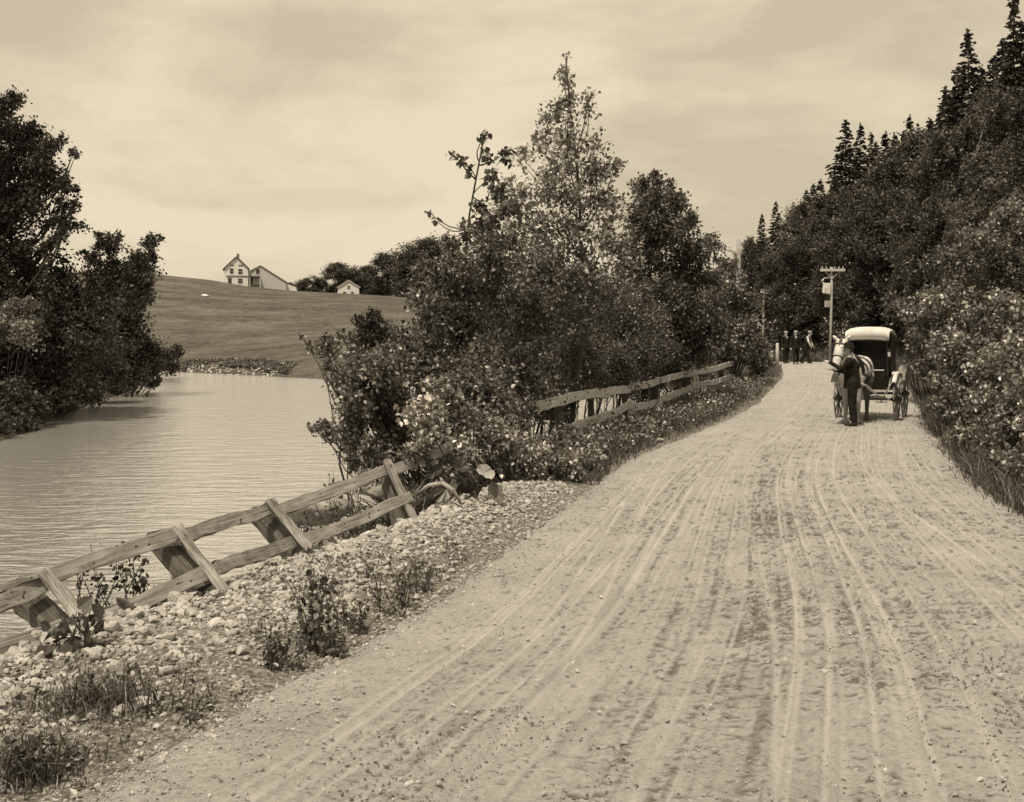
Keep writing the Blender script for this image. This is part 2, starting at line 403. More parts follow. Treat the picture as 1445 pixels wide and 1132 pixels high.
# road with its wheel tracks as real grooves
def build_road():
    rows = [-12.0]
    while rows[-1] < 96:
        y = rows[-1]; rows.append(y + (.25 if y < 3.5 else max(.009, .00055*y*y)))
    ry = np.array(rows); nc = 430
    u = np.linspace(0, 1, nc)
    U, Yg = np.meshgrid(u, ry)
    L = Lr(ry); Rt = Rr(ry)
    eL = .12*(vnoise(ry*1.3, ry*0+.5, 21)-.5)*2 + .06*(vnoise(ry*5, ry*0+.5, 22)-.5)*2
    eR = .12*(vnoise(ry*1.1, ry*0+.5, 23)-.5)*2 + .06*(vnoise(ry*5, ry*0+.5, 24)-.5)*2
    W = (Rt-L)[:, None]
    X = L[:, None] + U*W + eL[:, None]*(1-U)**14 + eR[:, None]*U**14
    s = U*W                                # metres from the left edge
    rs = np.random.RandomState(5)
    pale = np.zeros_like(X); groove = np.zeros_like(X)
    cent = [.10,.122,.158,.225,.262,.301,.322,.347,.372,.145,.17,.188,.212,.25,.29,.385,.415,.455,.488,.515,.536,.588,.628,.652,.675,.705,.73,.76,.80,.84,.88,.20,.235,.27,.31,.335,.36,.40,.43,.47,.505,.525,.545,.56,.575,.60,.615,.64,.66,.69,.72,.74,.78,.82,.86,.9]
    for i, c0 in enumerate(cent):
        ph = rs.rand(3)*6.28; a = rs.uniform(.004, .02)
        cc = c0 + a*np.sin(ry/rs.uniform(7, 16)+ph[0]) + .003*np.sin(ry/3.3+ph[1]) + .0008*np.sin(ry*1.3+ph[2])
        if i % 7 == 3: cc = cc + .09*np.clip((ry-8)/10, -.8, 1)*rs.choice([-1, 1])
        wd = rs.uniform(.011, .026); st = rs.uniform(.5, 1)*(.65+.35*np.sin(ry/rs.uniform(3, 9)+ph[1]))
        dm = (U-cc[:, None])*W
        g = np.exp(-(dm/wd)**2)*st[:, None]
        pale = np.maximum(pale, g)
        groove += -g*.014 + .008*np.exp(-((np.abs(dm)-wd*2.2)/(wd*.9))**2)*st[:, None]
    # broad streaks of packed dust, long along the road
    brk = np.clip(.42 + 1.3*vnoise(X*11, Yg*3.5, 81)*vnoise(X*2.5, Yg*.9, 82)*1.6, .15, 1); pale = pale*brk*np.clip(1.25-Yg/60, .5, 1)
    streak = vnoise(U*55, Yg*.22, 31)*.55 + vnoise(U*130, Yg*.5, 32)*.45
    churn = fbm(X*3.2, Yg*2.0, 41, 4); fine = fbm(X*16, Yg*11, 45, 3); clod = vnoise(X*24, Yg*22, 48)
    middle = np.exp(-((U-.55)/.22)**2)*np.clip((Yg-3)/3, 0, 1)*np.exp(-np.clip(Yg-12, 0, None)/6)
    rough = np.clip((churn-.5)*5, 0, 1)*(1-pale)
    hoof = np.clip((vnoise(X*8+3*vnoise(X*3, Yg*3, 50), Yg*13, 51)*.6+vnoise(X*19, Yg*26, 52)*.4-.54)*7, 0, 1)*(1-pale)*(.35+.65*middle)*np.clip((fbm(X*1.1, Yg*1.6, 53)-.40)*9, 0, 1)
    # hoof-churned crumbs and pits: dense down the middle right, in bands between the tracks on the left
    patch = np.clip((fbm(X*1.0, Yg*1.7, 53)-.36)*5, 0, 1); bands = np.clip((.56-streak)*6, 0, 1)
    dens = .16 + .62*middle*(.35+.65*patch) + .42*bands*np.clip((.60-U)*5, 0, 1)*np.clip((U-.14)*12, 0, 1) + .38*patch*np.clip((U-.6)*5, 0, 1)
    dens = dens*np.exp(-np.clip(Yg-16, 0, None)/14)
    pn = vnoise(X*21 + 1.5*vnoise(X*6, Yg*6, 94), Yg*38, 95)*.6 + vnoise(X*47, Yg*70, 96)*.4
    pit = np.clip((pn - (.80 - .34*dens))*9, 0, 1)*(1-.85*np.clip(pale*1.3, 0, 1))
    crown = .05*(1-(2*U-1)**2)
    Z = ZRr(ry)[:, None] + .012 + crown + groove + (fine-.45)*.022*(1-.75*pale) + (clod-.5)*.016*(rough+.35)*(1-.6*pale) - hoof*.014 - pit*.012 + np.clip((pn-.5)*2, 0, 1)*dens*.008 + (fbm(X*.7, Yg*.5, 55, 2)-.37)*.05
    edge = np.clip(np.minimum(U, 1-U)*W/.25, 0, 1)
    Z = Z*edge + (ZRr(ry)[:, None]-.035)*(1-edge)
    lines = np.clip((vnoise(U*210, Yg*1.3, 97)*.7 + vnoise(X*40, Yg*22, 98)*.3 - .56)*7, 0, 1)*(1-.9*pale)*np.clip((.66-U)*5, .12, 1)*np.clip((U-.12)*9, 0, 1)*(.25+.75*bands)*np.exp(-np.clip(Yg-11, 0, None)/8)
    dark = np.clip(pit*.95 + hoof*.45 + lines*.6, 0, 1)  # shade of pits, hoof marks and lines put into the colour
    me = grid_mesh('road', X, np.broadcast_to(ry[:, None], X.shape), Z, {'pale': pale, 'dark': dark, 'streak': streak})
    m, t, o = new_mat('road_dust'); b = principled(t, o, .95, .08); c = coords(t)
    n_ = math_node(t, 'ADD', math_node(t, 'MULTIPLY', noise(t, c, 34, 5, .8), .7), math_node(t, 'MULTIPLY', noise(t, c, 1.3, 4), .3))
    base = ramp(t, n_, [(.35, .25), (.47, .37), (.62, .46)])
    dk = ramp(t, noise(t, c, 45, 4, .8), [(.3, .06), (.65, .19)])
    pl = ramp(t, n_, [(.3, .47), (.65, .57)])
    f1 = math_node(t, 'MULTIPLY', attr(t, 'dark'), .95)
    f2 = math_node(t, 'MULTIPLY', attr(t, 'pale'), .9)
    t.links.new(mixc(t, f2, mixc(t, f1, base, dk), pl), b.inputs['Base Color'])
    bump(t, b, noise(t, c, 50, 5, .8), .9, .02)
    tag(link('road', me, m), kind='structure')
build_road()

# ------------------------------------------------------------------ stones
def rock_mesh(seed, sub=2):
    bm = bmesh.new(); bmesh.ops.create_icosphere(bm, subdivisions=sub, radius=1)
    rs = np.random.RandomState(seed); k = rs.randn(7, 3)*1.4; ph = rs.rand(7)*6.28
    cuts = rs.randn(9, 3); cuts /= np.linalg.norm(cuts, axis=1)[:, None]
    for v in bm.verts:
        p = np.array(v.co); f = 1 + .07*np.sin(k@p+ph).sum()/1.5
        q = p*f
        for c_ in cuts:
            dd = q@c_ - .56
            if dd > 0: q = q - c_*dd*.9
        v.co = q
    V = np.array([v.co[:] for v in bm.verts]); bm.verts.index_update()
    Fc = np.array([[v.index for v in f.verts] for f in bm.faces]); bm.free(); return V, Fc
ROCKS = [rock_mesh(s) for s in range(7)]; ROCKS1 = [rock_mesh(s+20, 1) for s in range(6)]
def rock_matrix(rs, size):
    a = rs.rand()*6.28; b = rs.randn()*.25; c = rs.randn()*.25
    Rm = (Matrix.Rotation(a, 3, 'Z') @ Matrix.Rotation(b, 3, 'X') @ Matrix.Rotation(c, 3, 'Y'))
    S = np.diag([rs.uniform(.75, 1.2), rs.uniform(.6, 1.0), rs.uniform(.4, .7)])*size
    return np.array(Rm) @ S
def stone_field():
    rs = np.random.RandomState(8)
    meshes = []
    for V, Fc in ROCKS:
        mb = MB(); mb.add(V, Fc); me = mb.mesh('bank_stone'); me.materials.append(M['stone']); meshes.append(me)
    pts = []
    while len(pts) < 15000:
        y = rs.uniform(4.0, 14.2)
        L, FX = float(Lr(y)), float(FXr(y))
        fr_ = rs.rand()**.85
        x = L + .12 - fr_*(L - FX + .55)
        dens = 1.0 if y > 6.0 else .8
        if fr_ < .16: dens *= .6
        if rs.rand() > dens: continue
        size = np.clip(rs.lognormal(math.log(.027), .5), .010, .09)*(.55+.6*fr_)
        pts.append((x, y, size))
    pts.sort(key=lambda p: -p[2]*1/p[1])
    big, rest = pts[:300], pts[300:]
    for i, (x, y, s) in enumerate(big):
        o = bpy.data.objects.new('bank_stone', meshes[i % 7]); COL.objects.link(o)
        o.matrix_world = Matrix.Translation((x, y, hz(x, y) + s*rs.uniform(.1, .55))) @ Matrix(rock_matrix(rs, s).tolist()).to_4x4()
        tag(o, 'one of the larger rounded pale stones heaped on the bank between leaning fence and road', 'stone', 'larger stones of the roadside heap')
    mb = MB(); A = np.array(rest); Z = height(A[:, 0], A[:, 1])
    for i, (x, y, s) in enumerate(rest):
        V, Fc = ROCKS1[i % 6]; mb.add(V@rock_matrix(rs, s).T + (x, y, Z[i] + s*rs.uniform(0, .5)), Fc)
    o = link('bank_pebbles', mb.mesh('bank_pebbles'), M['stone'])
    tag(o, 'small pale pebbles filling the stony bank beside the fence', 'pebbles', kind='stuff')
    # grit thrown along the road surface and its edges
    mb = MB()
    for i in range(15000):
        y = 4 + 26*rs.rand()**1.7; L, Rt = float(Lr(y)), float(Rr(y))
        q = rs.rand()
        x = L + abs(rs.randn())*.35 if q < .35 else (Rt - abs(rs.randn())*.35 if q < .5 else rs.uniform(L, Rt))
        s = np.clip(rs.lognormal(math.log(.0075), .5), .004, .032)
        V, Fc = ROCKS1[i % 6]
        uu = (x-L)/(Rt-L); mb.add(V@rock_matrix(rs, s).T + (x, y, float(ZRr(y)) + .02 + .05*(1-(2*uu-1)**2)*min(1, min(uu, 1-uu)*8)), Fc)
    o = link('road_grit', mb.mesh('road_grit'), M['stone'])
    mb = MB(); m_ = 60000; cy = 4 + 24*rs.rand(m_)**1.6; cl, cr_ = Lr(cy), Rr(cy); cu = rs.rand(m_); cx = cl + cu*(cr_-cl)
    k_ = fbm(cx*1.1, cy*.8, 61) + .10*np.exp(-((cu-.58)/.2)**2) + .5*(vnoise(cx*4, cy*2.2, 63)-.5) > .56 + .12*rs.rand(m_)
    cx, cy, cu = cx[k_][:9000], cy[k_][:9000], cu[k_][:9000]; cz = ZRr(cy) + .012 + .05*(1-(2*cu-1)**2)
    for n in range(len(cx)):
        sz = np.clip(rs.lognormal(math.log(.0075), .4), .004, .016); V, Fc = ROCKS1[n % 6]
        mb.add(V@rock_matrix(rs, sz).T*[1, 1, .8] + (cx[n], cy[n], cz[n]), Fc)
    tag(link('road_clods', mb.mesh('road_clods'), M['clod']), 'dark crumbs of dung and earth scattered over the road', 'clods', kind='stuff')
    tag(o, 'loose grit and pebbles strewn over the dusty road', 'grit', kind='stuff')
stone_field()

# ------------------------------------------------------------------ foliage
def unit(v): return v/(np.linalg.norm(v, axis=-1, keepdims=True)+1e-9)
def leaf_geo(mb, pts, size, rs, hexa=False, up=.55, droop=.25, wide=.36):
    n = len(pts)
    if n == 0: return
    ax = unit(rs.randn(n, 3) + np.array([0, 0, -droop])); nr = rs.randn(n, 3) + np.array([0, 0, up*1.6])
    side = unit(np.cross(ax, nr)); nr = np.cross(side, ax)
    sz = (size*rs.uniform(.6, 1.35, n))[:, None]
    w_ = wide*rs.uniform(.8, 1.2, n)[:, None]
    def pt(a, b, c): return pts + sz*(a*w_*side/.36*.36 + b*ax + c*nr)
    if hexa:
        V = np.stack([pt(0,0,0), pt(.9,.28,.10), pt(.85,.62,.08), pt(0,1,-.05), pt(-.85,.62,.08), pt(-.9,.28,.10)], 1)
        i = np.arange(n)[:, None]*6
        f = np.concatenate([i+np.array([[0,1,2,3]]), i+np.array([[0,3,4,5]])])
    else:
        V = np.stack([pt(0,0,0), pt(1,.42,.10), pt(0,1,0), pt(-1,.42,.10)], 1)
        i = np.arange(n)[:, None]*4
        f = np.concatenate([i+np.array([[0,1,2]]), i+np.array([[0,2,3]])])
    mb.add(V.reshape(-1, 3), f)

def curve_pts(a, b, sag, rs, n=5):
    a, b = np.asarray(a, float), np.asarray(b, float); t_ = np.linspace(0, 1, n)[:, None]
    L = np.linalg.norm(b-a); off = rs.randn(3)*L*.07
    return a + (b-a)*t_ + np.sin(t_*np.pi)*(off + np.array([0, 0, sag*L]))

def grow(blobs, base, rs, leaf, cov, trunk_r, hexa=False, sub=7, spread=.9, shrub=False, tight=.3, top=None, up=.55, twig_r=.008, stem_share=1.0, bend=.45):
    """blobs: (x, y, z, r) world lumps of foliage; returns crown MB and wood MB"""
    crown, woodm = MB(), MB()
    B = np.array(blobs, float); base = np.asarray(base, float)
    tp = B[np.argmax(B[:, 2])]; topp = np.array(tp[:3]) if top is None else np.asarray(top, float)
    if not shrub:
        sp = curve_pts(base, topp, 0, rs, 9); rad = np.linspace(trunk_r, max(.012, trunk_r*.12), 9)
        sp[1:-1] += rs.randn(7, 3)*trunk_r*.35
        woodm.tube(sp, rad, 8)
    for (x, y, z, r) in B:
        c = np.array([x, y, z])
        if shrub:
            b0 = base + np.array([(x-base[0])*bend, (y-base[1])*bend, 0]); b0[2] = hz(b0[0], b0[1]) - .05 if shrub == 'ground' else base[2]
            rr = max(.012, trunk_r*rs.uniform(.4, .9)*.6)
        else:
            hd = math.hypot(x-base[0], y-base[1]); zt = z - .55*hd - .25*r
            k = np.clip((zt-base[2])/(topp[2]-base[2]+1e-6), .06, .97)
            i = k*8; i0 = int(i); b0 = sp[i0]*(1-(i-i0)) + sp[min(8, i0+1)]*(i-i0)
            rr = max(.012, trunk_r*(1-k)*.45)
        if rs.rand() < stem_share:
            lp = curve_pts(b0, c, -.08, rs, 5); woodm.tube(lp, np.linspace(rr, max(.006, rr*.3), 5), 5)
        n_leaf = int(cov*math.pi*r*r/(.36*leaf*leaf)); k_ = max(3, int(sub*rs.uniform(.7, 1.3)))
        d = unit(rs.randn(k_, 3))*(rs.rand(k_, 1)**.45)*r*spread
        cs = c + d*np.array([1, 1, .9])
        wts = rs.uniform(.3, 1.5, k_); wts /= wts.sum()
        cnt = rs.multinomial(n_leaf, wts)
        for cc, q in zip(cs, cnt):
            if q == 0: continue
            dirn = unit((cc-c)+np.array([0, 0, .15*r])+rs.randn(3)*.2*r)
            st = rs.rand(q, 1)*2-1
            pts = cc + dirn*st*tight*r*1.25 + rs.randn(q, 3)*tight*r*.62
            leaf_geo(crown, pts, leaf, rs, hexa, up)
            if r > .25: woodm.tube([c - (c-b0)*.1, (c+cc)/2 + rs.randn(3)*.06*r, cc + dirn*tight*r], [twig_r*1.4, twig_r, twig_r*.5], 4)
    return crown, woodm

def px_blobs(lst, Y, depth, rs, rep=1):
    out = []
    for b in lst:
        y0 = b[3] if len(b) > 3 else (Y(b[0], b[1]) if callable(Y) else Y)
        for k in range(rep):
            yy = y0 + rs.uniform(-1, 1)*depth*(1 if rep > 1 else .6)
            p = P(b[0], b[1], yy)
            if k:
                p = p + rs.randn(3)*np.array([.35, 0, .35])*b[2]*yy/F
            out.append((p[0], p[1], p[2], b[2]*y0/F))
    return out

def plant(name, label, cat, blobs, Y, depth, seed, leaf, cov, mat, base=None, trunk_r=.1, group=None, rep=1, bark='bark', shrub=False, woodname='trunk', crownname='crown', **kw):
    rs = np.random.RandomState(seed)
    B = px_blobs(blobs, Y, depth, rs, rep)
    if base is None:
        a = np.array(B); bx, by = a[:, 0].mean(), a[:, 1].mean(); base = (bx, by)
    bz = hz(*base) - .05
    crown, wd = grow(B, (base[0], base[1], bz), rs, leaf, cov, trunk_r, shrub=shrub, **kw)
    root = thing(name, (base[0], base[1], bz), label, cat, group)
    part(woodname, wd, M[bark], root, smooth=True); part(crownname, crown, M[mat], root)
    return root

# --- the thicket on the river bank, left of the road
plant('poplar_tree', 'tall slender poplar rising above the roadside thicket with sky showing through', 'tree',
  [(798,80,5),(798,95,9),(796,112,13),(790,143,22),(830,135,10),(832,158,14),(768,165,14),(800,185,28),(838,198,18),(757,200,16),(785,232,34),(842,240,26),(733,228,18),(872,235,13),(718,262,20),(770,275,34),(832,282,30),(868,292,18),(700,300,20),(745,315,30),(800,330,34),(850,332,26),(715,335,26),(870,350,26),(780,370,30),(830,375,30)],
  20.9, .8, 11,   .082, 1.1, 'leaf_bright', rep=2, base=((795-722.5)*21/F, 21.2), trunk_r=.06, hexa=True, sub=8, tight=.34, spread=1.0)
plant('leaning_shrub', 'sparse broad-leaved shrub whose bare arms reach out over the water', 'shrub',
  [(683,193,7),(680,212,5),(648,226,6),(664,236,6),(640,218,4),(688,226,8),(712,217,11),(697,246,10),(702,275,15),(675,290,10),(606,300,4),(616,312,4),(630,330,5),(645,345,8),(660,330,12),(690,325,20),(650,365,14),(720,300,20)],
  16.6, .5, 12, .085, 4.2, 'leaf_big', base=((668-722.5)*16.6/F, 17.2), trunk_r=.022, hexa=True, sub=5, tight=.55, spread=.9)
plant('alder_thicket', 'wide dense alder thicket filling the bank between river and road', 'thicket',
  [(640,400,42),(700,390,42),(760,395,46),(820,405,42),(600,430,30),(660,455,52),(740,465,58),(820,475,52),(880,465,40),(595,490,42),(650,525,52),(730,540,50),(800,535,44),(870,525,40),(920,495,30),(550,515,36),(505,535,30),(560,570,35),(930,450,26),(890,425,30),(610,380,20),(690,350,26),(770,350,28),(630,345,12),(870,520,24,28),(900,510,30,29),(935,500,24,31),(850,525,26,26),(720,420,50),(780,450,50),(850,440,36),(620,560,44),(690,580,44),(780,570,40)],
  lambda x, y: 15.8 + max(0, x-690)*.06 + (440-y)*.004, 1.0, 13, .064, 1.9, 'leaf_mid', rep=3, shrub='ground', base=(-.9, 18.0), bend=.8, trunk_r=.05, woodname='stems', crownname='foliage', sub=10, tight=.3)
for lab_, seed_, bl_, bs_ in [('dark low bush just behind the left end of the far rail fence', 191, [(745,575,22,20),(770,560,24,21),(800,545,26,23),(815,520,24,24),(785,570,16,21)], (.6, 22.5)),
    ('dark low bush behind the middle of the far rail fence', 192, [(830,548,22,24.5),(870,545,22,27.5),(850,525,26,26),(890,520,24,29),(900,548,18,29)], (2.5, 28)),
    ('dark low bush behind the right end of the far rail fence', 193, [(925,540,20,31.5),(960,532,18,35),(990,525,18,38),(1015,520,14,41),(940,515,20,33)], (5.2, 36))]:
    plant('bank_bush', lab_, 'bush', bl_, 28, .5, seed_, .075, 2.6, 'leaf_mid2', rep=2, shrub='ground', base=bs_, bend=.5, trunk_r=.03, woodname='stems', crownname='foliage')
plant('willow_bush', 'low bush with long twigs hanging out over the bright water', 'bush',
  [(437,487,6),(455,478,8),(470,492,16),(498,505,20),(480,470,8),(520,525,24),(445,606,8),(462,600,14),(480,612,18),(505,600,24),(490,635,16),(520,640,22),(500,660,10),(540,605,28),(495,565,22),(530,575,28),(545,650,18),(510,545,24),(455,500,8),(425,475,4),(540,530,30),(560,560,32),(515,570,28),(560,610,30),(550,500,24),(485,530,16),(465,510,10),(500,480,8)],
  13.8, .7, 14, .058, 2.8, 'leaf_mid', rep=2, bend=.12, shrub='ground', base=(-.6, 14.3), trunk_r=.028, woodname='stems', crownname='foliage', sub=8, tight=.34)
plant('bramble_bush', 'sunlit broad-leaved bush spilling over the rail fence to the road edge', 'bush',
  [(600,590,32),(650,590,36),(700,610,42),(752,655,26),(812,650,15),(640,645,32),(700,670,36),(755,670,32),(800,655,28),(735,702,20),(835,645,15),(590,635,22),(700,565,32),(620,555,28),(612,618,26),(630,640,20),(738,632,18,15.2),(765,622,13,16.6),(800,610,11,18.6),(838,600,10,21),(745,605,12,15.6),(872,602,14,21.5),(898,588,11,24),(850,642,14,17.2),(872,628,12,18.4),(790,615,14,17.8),(825,622,14,19.2),(892,608,10,21.5),(800,690,14),(768,668,22),(840,650,14),(690,700,16),(755,715,12),(775,695,16),(815,672,14),(835,655,10),(715,715,14),(790,660,16)],
  lambda x, y: 12.0 + (x-600)*.0175 + max(0, 620-y)*.012,   .5, 15, .062, 2.6, 'leaf_bright', rep=2, shrub='ground', base=(0.1, 13.7), trunk_r=.05, woodname='stems', crownname='foliage', hexa=True, sub=9, tight=.3, up=.8)
plant('leafy_tree', 'dense rounded tree behind the alder thicket, right of the tall poplar', 'tree',
  [(908,262,14),(932,280,22),(958,288,16),(900,300,24),(945,325,34),(905,350,36),(970,358,26),(930,400,46),(985,400,30),(940,450,42),(990,450,36),(960,490,30),(890,400,30),(975,310,14),(925,248,8),(945,262,8),(900,450,34),(920,480,30),(980,480,30),(900,510,24)],
  32, 1.2, 16, .10, 2.2, 'leaf_mid2', rep=3, base=(4.1, 32.6), trunk_r=.13, sub=9)
plant('alder_bush', 'sunny bush at the far end of the rail fence', 'bush',
  [(1000,345,14),(1020,368,16),(1040,418,18),(1000,415,34),(1045,430,24),(1020,460,36),(1058,462,18),(1048,490,22),(1010,495,26),(975,500,22),(1060,430,12)],
  41, 1.2, 17, .115, 2.2, 'leaf_mid', rep=3, shrub='ground', base=(7.6, 42), trunk_r=.09, woodname='stems', crownname='foliage')
plant('roadside_bush', 'small bush at the left road edge just before the bend', 'bush',
  [(1072,520,15),(1083,503,11),(1066,542,10),(1058,510,14),(1045,548,12),(1075,485,14),(1062,480,14)],
  42, .9, 18, .1, 2.8, 'leaf_big', rep=2, shrub='ground', base=(9.3, 42), trunk_r=.04, woodname='stems', crownname='foliage')

# --- the far left bank
plant('maple_tree', 'tall dark broad tree at the left edge of the photo on the river bank', 'tree',
  [(8,150,24),(42,190,24),(78,203,18),(0,225,40),(60,250,32),(95,264,16),(104,215,8),(20,300,40),(75,310,24),(106,288,8),(-40,200,55),(-45,290,60),(30,350,28),(-20,385,50),(70,345,14),(90,330,10),(40,270,26),(55,225,20),(15,185,24),(40,385,22)],
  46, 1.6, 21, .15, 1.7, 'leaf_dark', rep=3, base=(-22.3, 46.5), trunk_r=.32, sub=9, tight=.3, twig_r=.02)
plant('leaning_tree', 'dark tree leaning right over the water beside the meadow', 'tree',
  [(150,345,16),(140,332,6),(165,338,8),(190,360,18),(216,343,12),(226,336,5),(215,362,10),(180,400,26),(205,378,16),(130,368,12),(120,358,6),(150,420,36),(190,445,26),(202,412,14),(160,380,24),(212,424,7),(135,400,20)],
  62, 1.4, 22, .17, 2.0, 'leaf_dark', rep=3, base=(-22.9, 63.5), trunk_r=.2, sub=8, twig_r=.02)
plant('waterside_bush', 'dark bush under the leaning tree at the far end of the left bank', 'bush',
  [(150,480,42),(190,495,36),(213,520,18),(120,505,42),(175,530,20),(200,505,26),(140,530,24),(222,538,6)],
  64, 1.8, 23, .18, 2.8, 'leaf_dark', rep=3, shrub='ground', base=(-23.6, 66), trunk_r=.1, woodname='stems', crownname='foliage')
plant('bank_shrub', 'dark shrub beneath the tall tree at the left edge', 'shrub',
  [(100,430,46),(60,420,40),(20,505,50),(88,500,48),(60,545,34),(15,560,34),(-30,520,50),(110,470,40),(0,440,40),(30,585,26),(-20,590,36),(75,430,40),(130,470,30)],
  46, 1.8, 24, .16, 2.8, 'leaf_dark', rep=3, shrub='ground', base=(-20.7, 49), trunk_r=.1, woodname='stems', crownname='foliage')
for lab_, seed_, bl_, bs_ in [('dark shrub hanging low over the water at the left edge', 291, [(20,590,24,40),(-10,600,30,38),(0,570,34,40),(40,572,20,42)], (-19.3, 41)),
    ('dark shrub hanging low over the water under the tall left tree', 292, [(55,578,20,43),(85,560,22,47),(60,545,34,45),(100,530,34,50)], (-20.4, 48)),
    ('dark shrub hanging low over the water left of the leaning tree', 293, [(125,545,24,52),(155,535,24,57),(140,510,34,56)], (-22.2, 57)),
    ('dark shrub hanging low over the water under the leaning tree', 294, [(185,528,22,62),(205,532,14,66)], (-22.9, 65))]:
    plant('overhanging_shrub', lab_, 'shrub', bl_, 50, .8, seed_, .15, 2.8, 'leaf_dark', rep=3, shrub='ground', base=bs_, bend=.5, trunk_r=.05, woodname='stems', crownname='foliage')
plant('pale_shrub', 'lighter grassy-leaved shrub in front of the dark trees at the left edge', 'shrub',
  [(25,445,26),(50,462,18),(5,470,30),(40,430,14)], 43, 1.0, 25, .13, 2.4, 'leaf_pale', rep=2, shrub='ground', base=(-20.3, 44), trunk_r=.08, woodname='stems', crownname='foliage', up=.2)
plant('sedge_clump', 'light sedge clump overhanging the water below the dark left trees', 'sedge',
  [(105,548,20),(125,555,14),(80,560,16)], 52, .7, 26, .14, 2.2, 'leaf_pale', rep=2, shrub='ground', base=(-21.3, 52), trunk_r=.03, woodname='stems', crownname='foliage', up=.1)
plant('meadow_bush', 'low dark bush at the meadow foot beside the left trees', 'bush',
  [(235,505,16),(250,500,10),(240,518,12),(222,500,12)], 86, 1.0, 27, .2, 2.5, 'leaf_dark', rep=2, shrub='ground', base=(-27.5, 88), trunk_r=.06, woodname='stems', crownname='foliage')
plant('round_bush', 'solitary rounded dark bush standing on the meadow shore behind the willow twigs', 'bush',
  [(525,455,20),(520,475,26),(535,478,24),(525,495,28),(528,445,10),(505,490,14),(548,490,12)], 90, 1.2, 28, .2, 3.0, 'leaf_dark', rep=2, shrub='ground', base=(-11.5, 90), trunk_r=.08, woodname='stems', crownname='foliage')

# --- the right verge
plant('verge_bush', 'nearest broad-leaved bush with sunlit leaves at the right edge of the road', 'bush',
  [(1430,440,30),(1400,480,36),(1440,500,40),(1410,545,38),(1445,580,35),(1375,575,26),(1420,625,32),(1385,630,22),(1362,612,16),(1445,650,30),(1455,700,14),(1470,560,50),(1480,640,45),(1405,660,18)],
  lambda x, y: 14.2 + (1445-x)*.035 + max(0, 640-y)*.011, .5, 31, .064, 2.7, 'leaf_bright', rep=2, shrub='ground', base=(8.3, 16.5), trunk_r=.06, woodname='stems', crownname='foliage', hexa=True, sub=9, up=.7)
plant('hazel_bush', 'hazel-like bush rising beside the carriage on the right verge', 'bush',
  [(1360,520,32),(1335,545,20),(1345,500,28),(1370,560,24),(1330,575,14),(1350,585,14),(1318,535,12),(1385,520,30),(1320,500,20)],
  22, .8, 32, .08, 2.6, 'leaf_bright', rep=2, shrub='ground', base=(9.6, 22.6), trunk_r=.05, woodname='stems', crownname='foliage', hexa=True, up=.7)
plant('tall_bush', 'tall leafy bush at the wood edge behind the right verge bushes', 'bush',
  [(1320,450,30),(1350,430,40),(1390,400,40),(1420,370,42),(1445,330,40),(1380,345,36),(1345,385,30),(1410,320,24),(1450,400,50),(1400,440,40),(1365,470,34),(1425,300,22)],
  26, 1.4, 33, .092, 2.7, 'leaf_big', rep=2, shrub='ground', base=(11.6, 26.5), trunk_r=.09, woodname='stems', crownname='foliage', up=.6)
plant('briar_bush', 'bush just right of the carriage roof', 'bush',
  [(1300,485,24),(1290,455,24),(1310,425,26),(1285,510,14),(1305,515,18),(1270,440,20),(1315,470,24)],
  32, 1.0, 34, .095, 2.7, 'leaf_big', rep=2, shrub='ground', base=(12.6, 32.4), trunk_r=.05, woodname='stems', crownname='foliage', up=.6)
plant('hedge_bush', 'bush straight behind the carriage roof', 'bush',
  [(1200,455,26),(1230,440,30),(1260,430,26),(1215,480,24),(1250,470,30),(1190,490,16),(1240,500,24)],
  68, 1.2, 35, .15, 2.8, 'leaf_big', rep=2, shrub='ground', base=(22.3, 69), trunk_r=.07, woodname='stems', crownname='foliage')
plant('bend_bush', 'light-flecked bush behind the three distant walkers', 'bush',
  [(1100,470,22),(1125,455,26),(1150,460,24),(1090,490,18),(1120,485,22),(1150,490,22),(1170,480,20),(1105,440,18),(1135,430,16)],
  81, 1.2, 36, .17, 2.8, 'leaf_big', rep=2, shrub='ground', base=(20.9, 82), trunk_r=.07, woodname='stems', crownname='foliage')

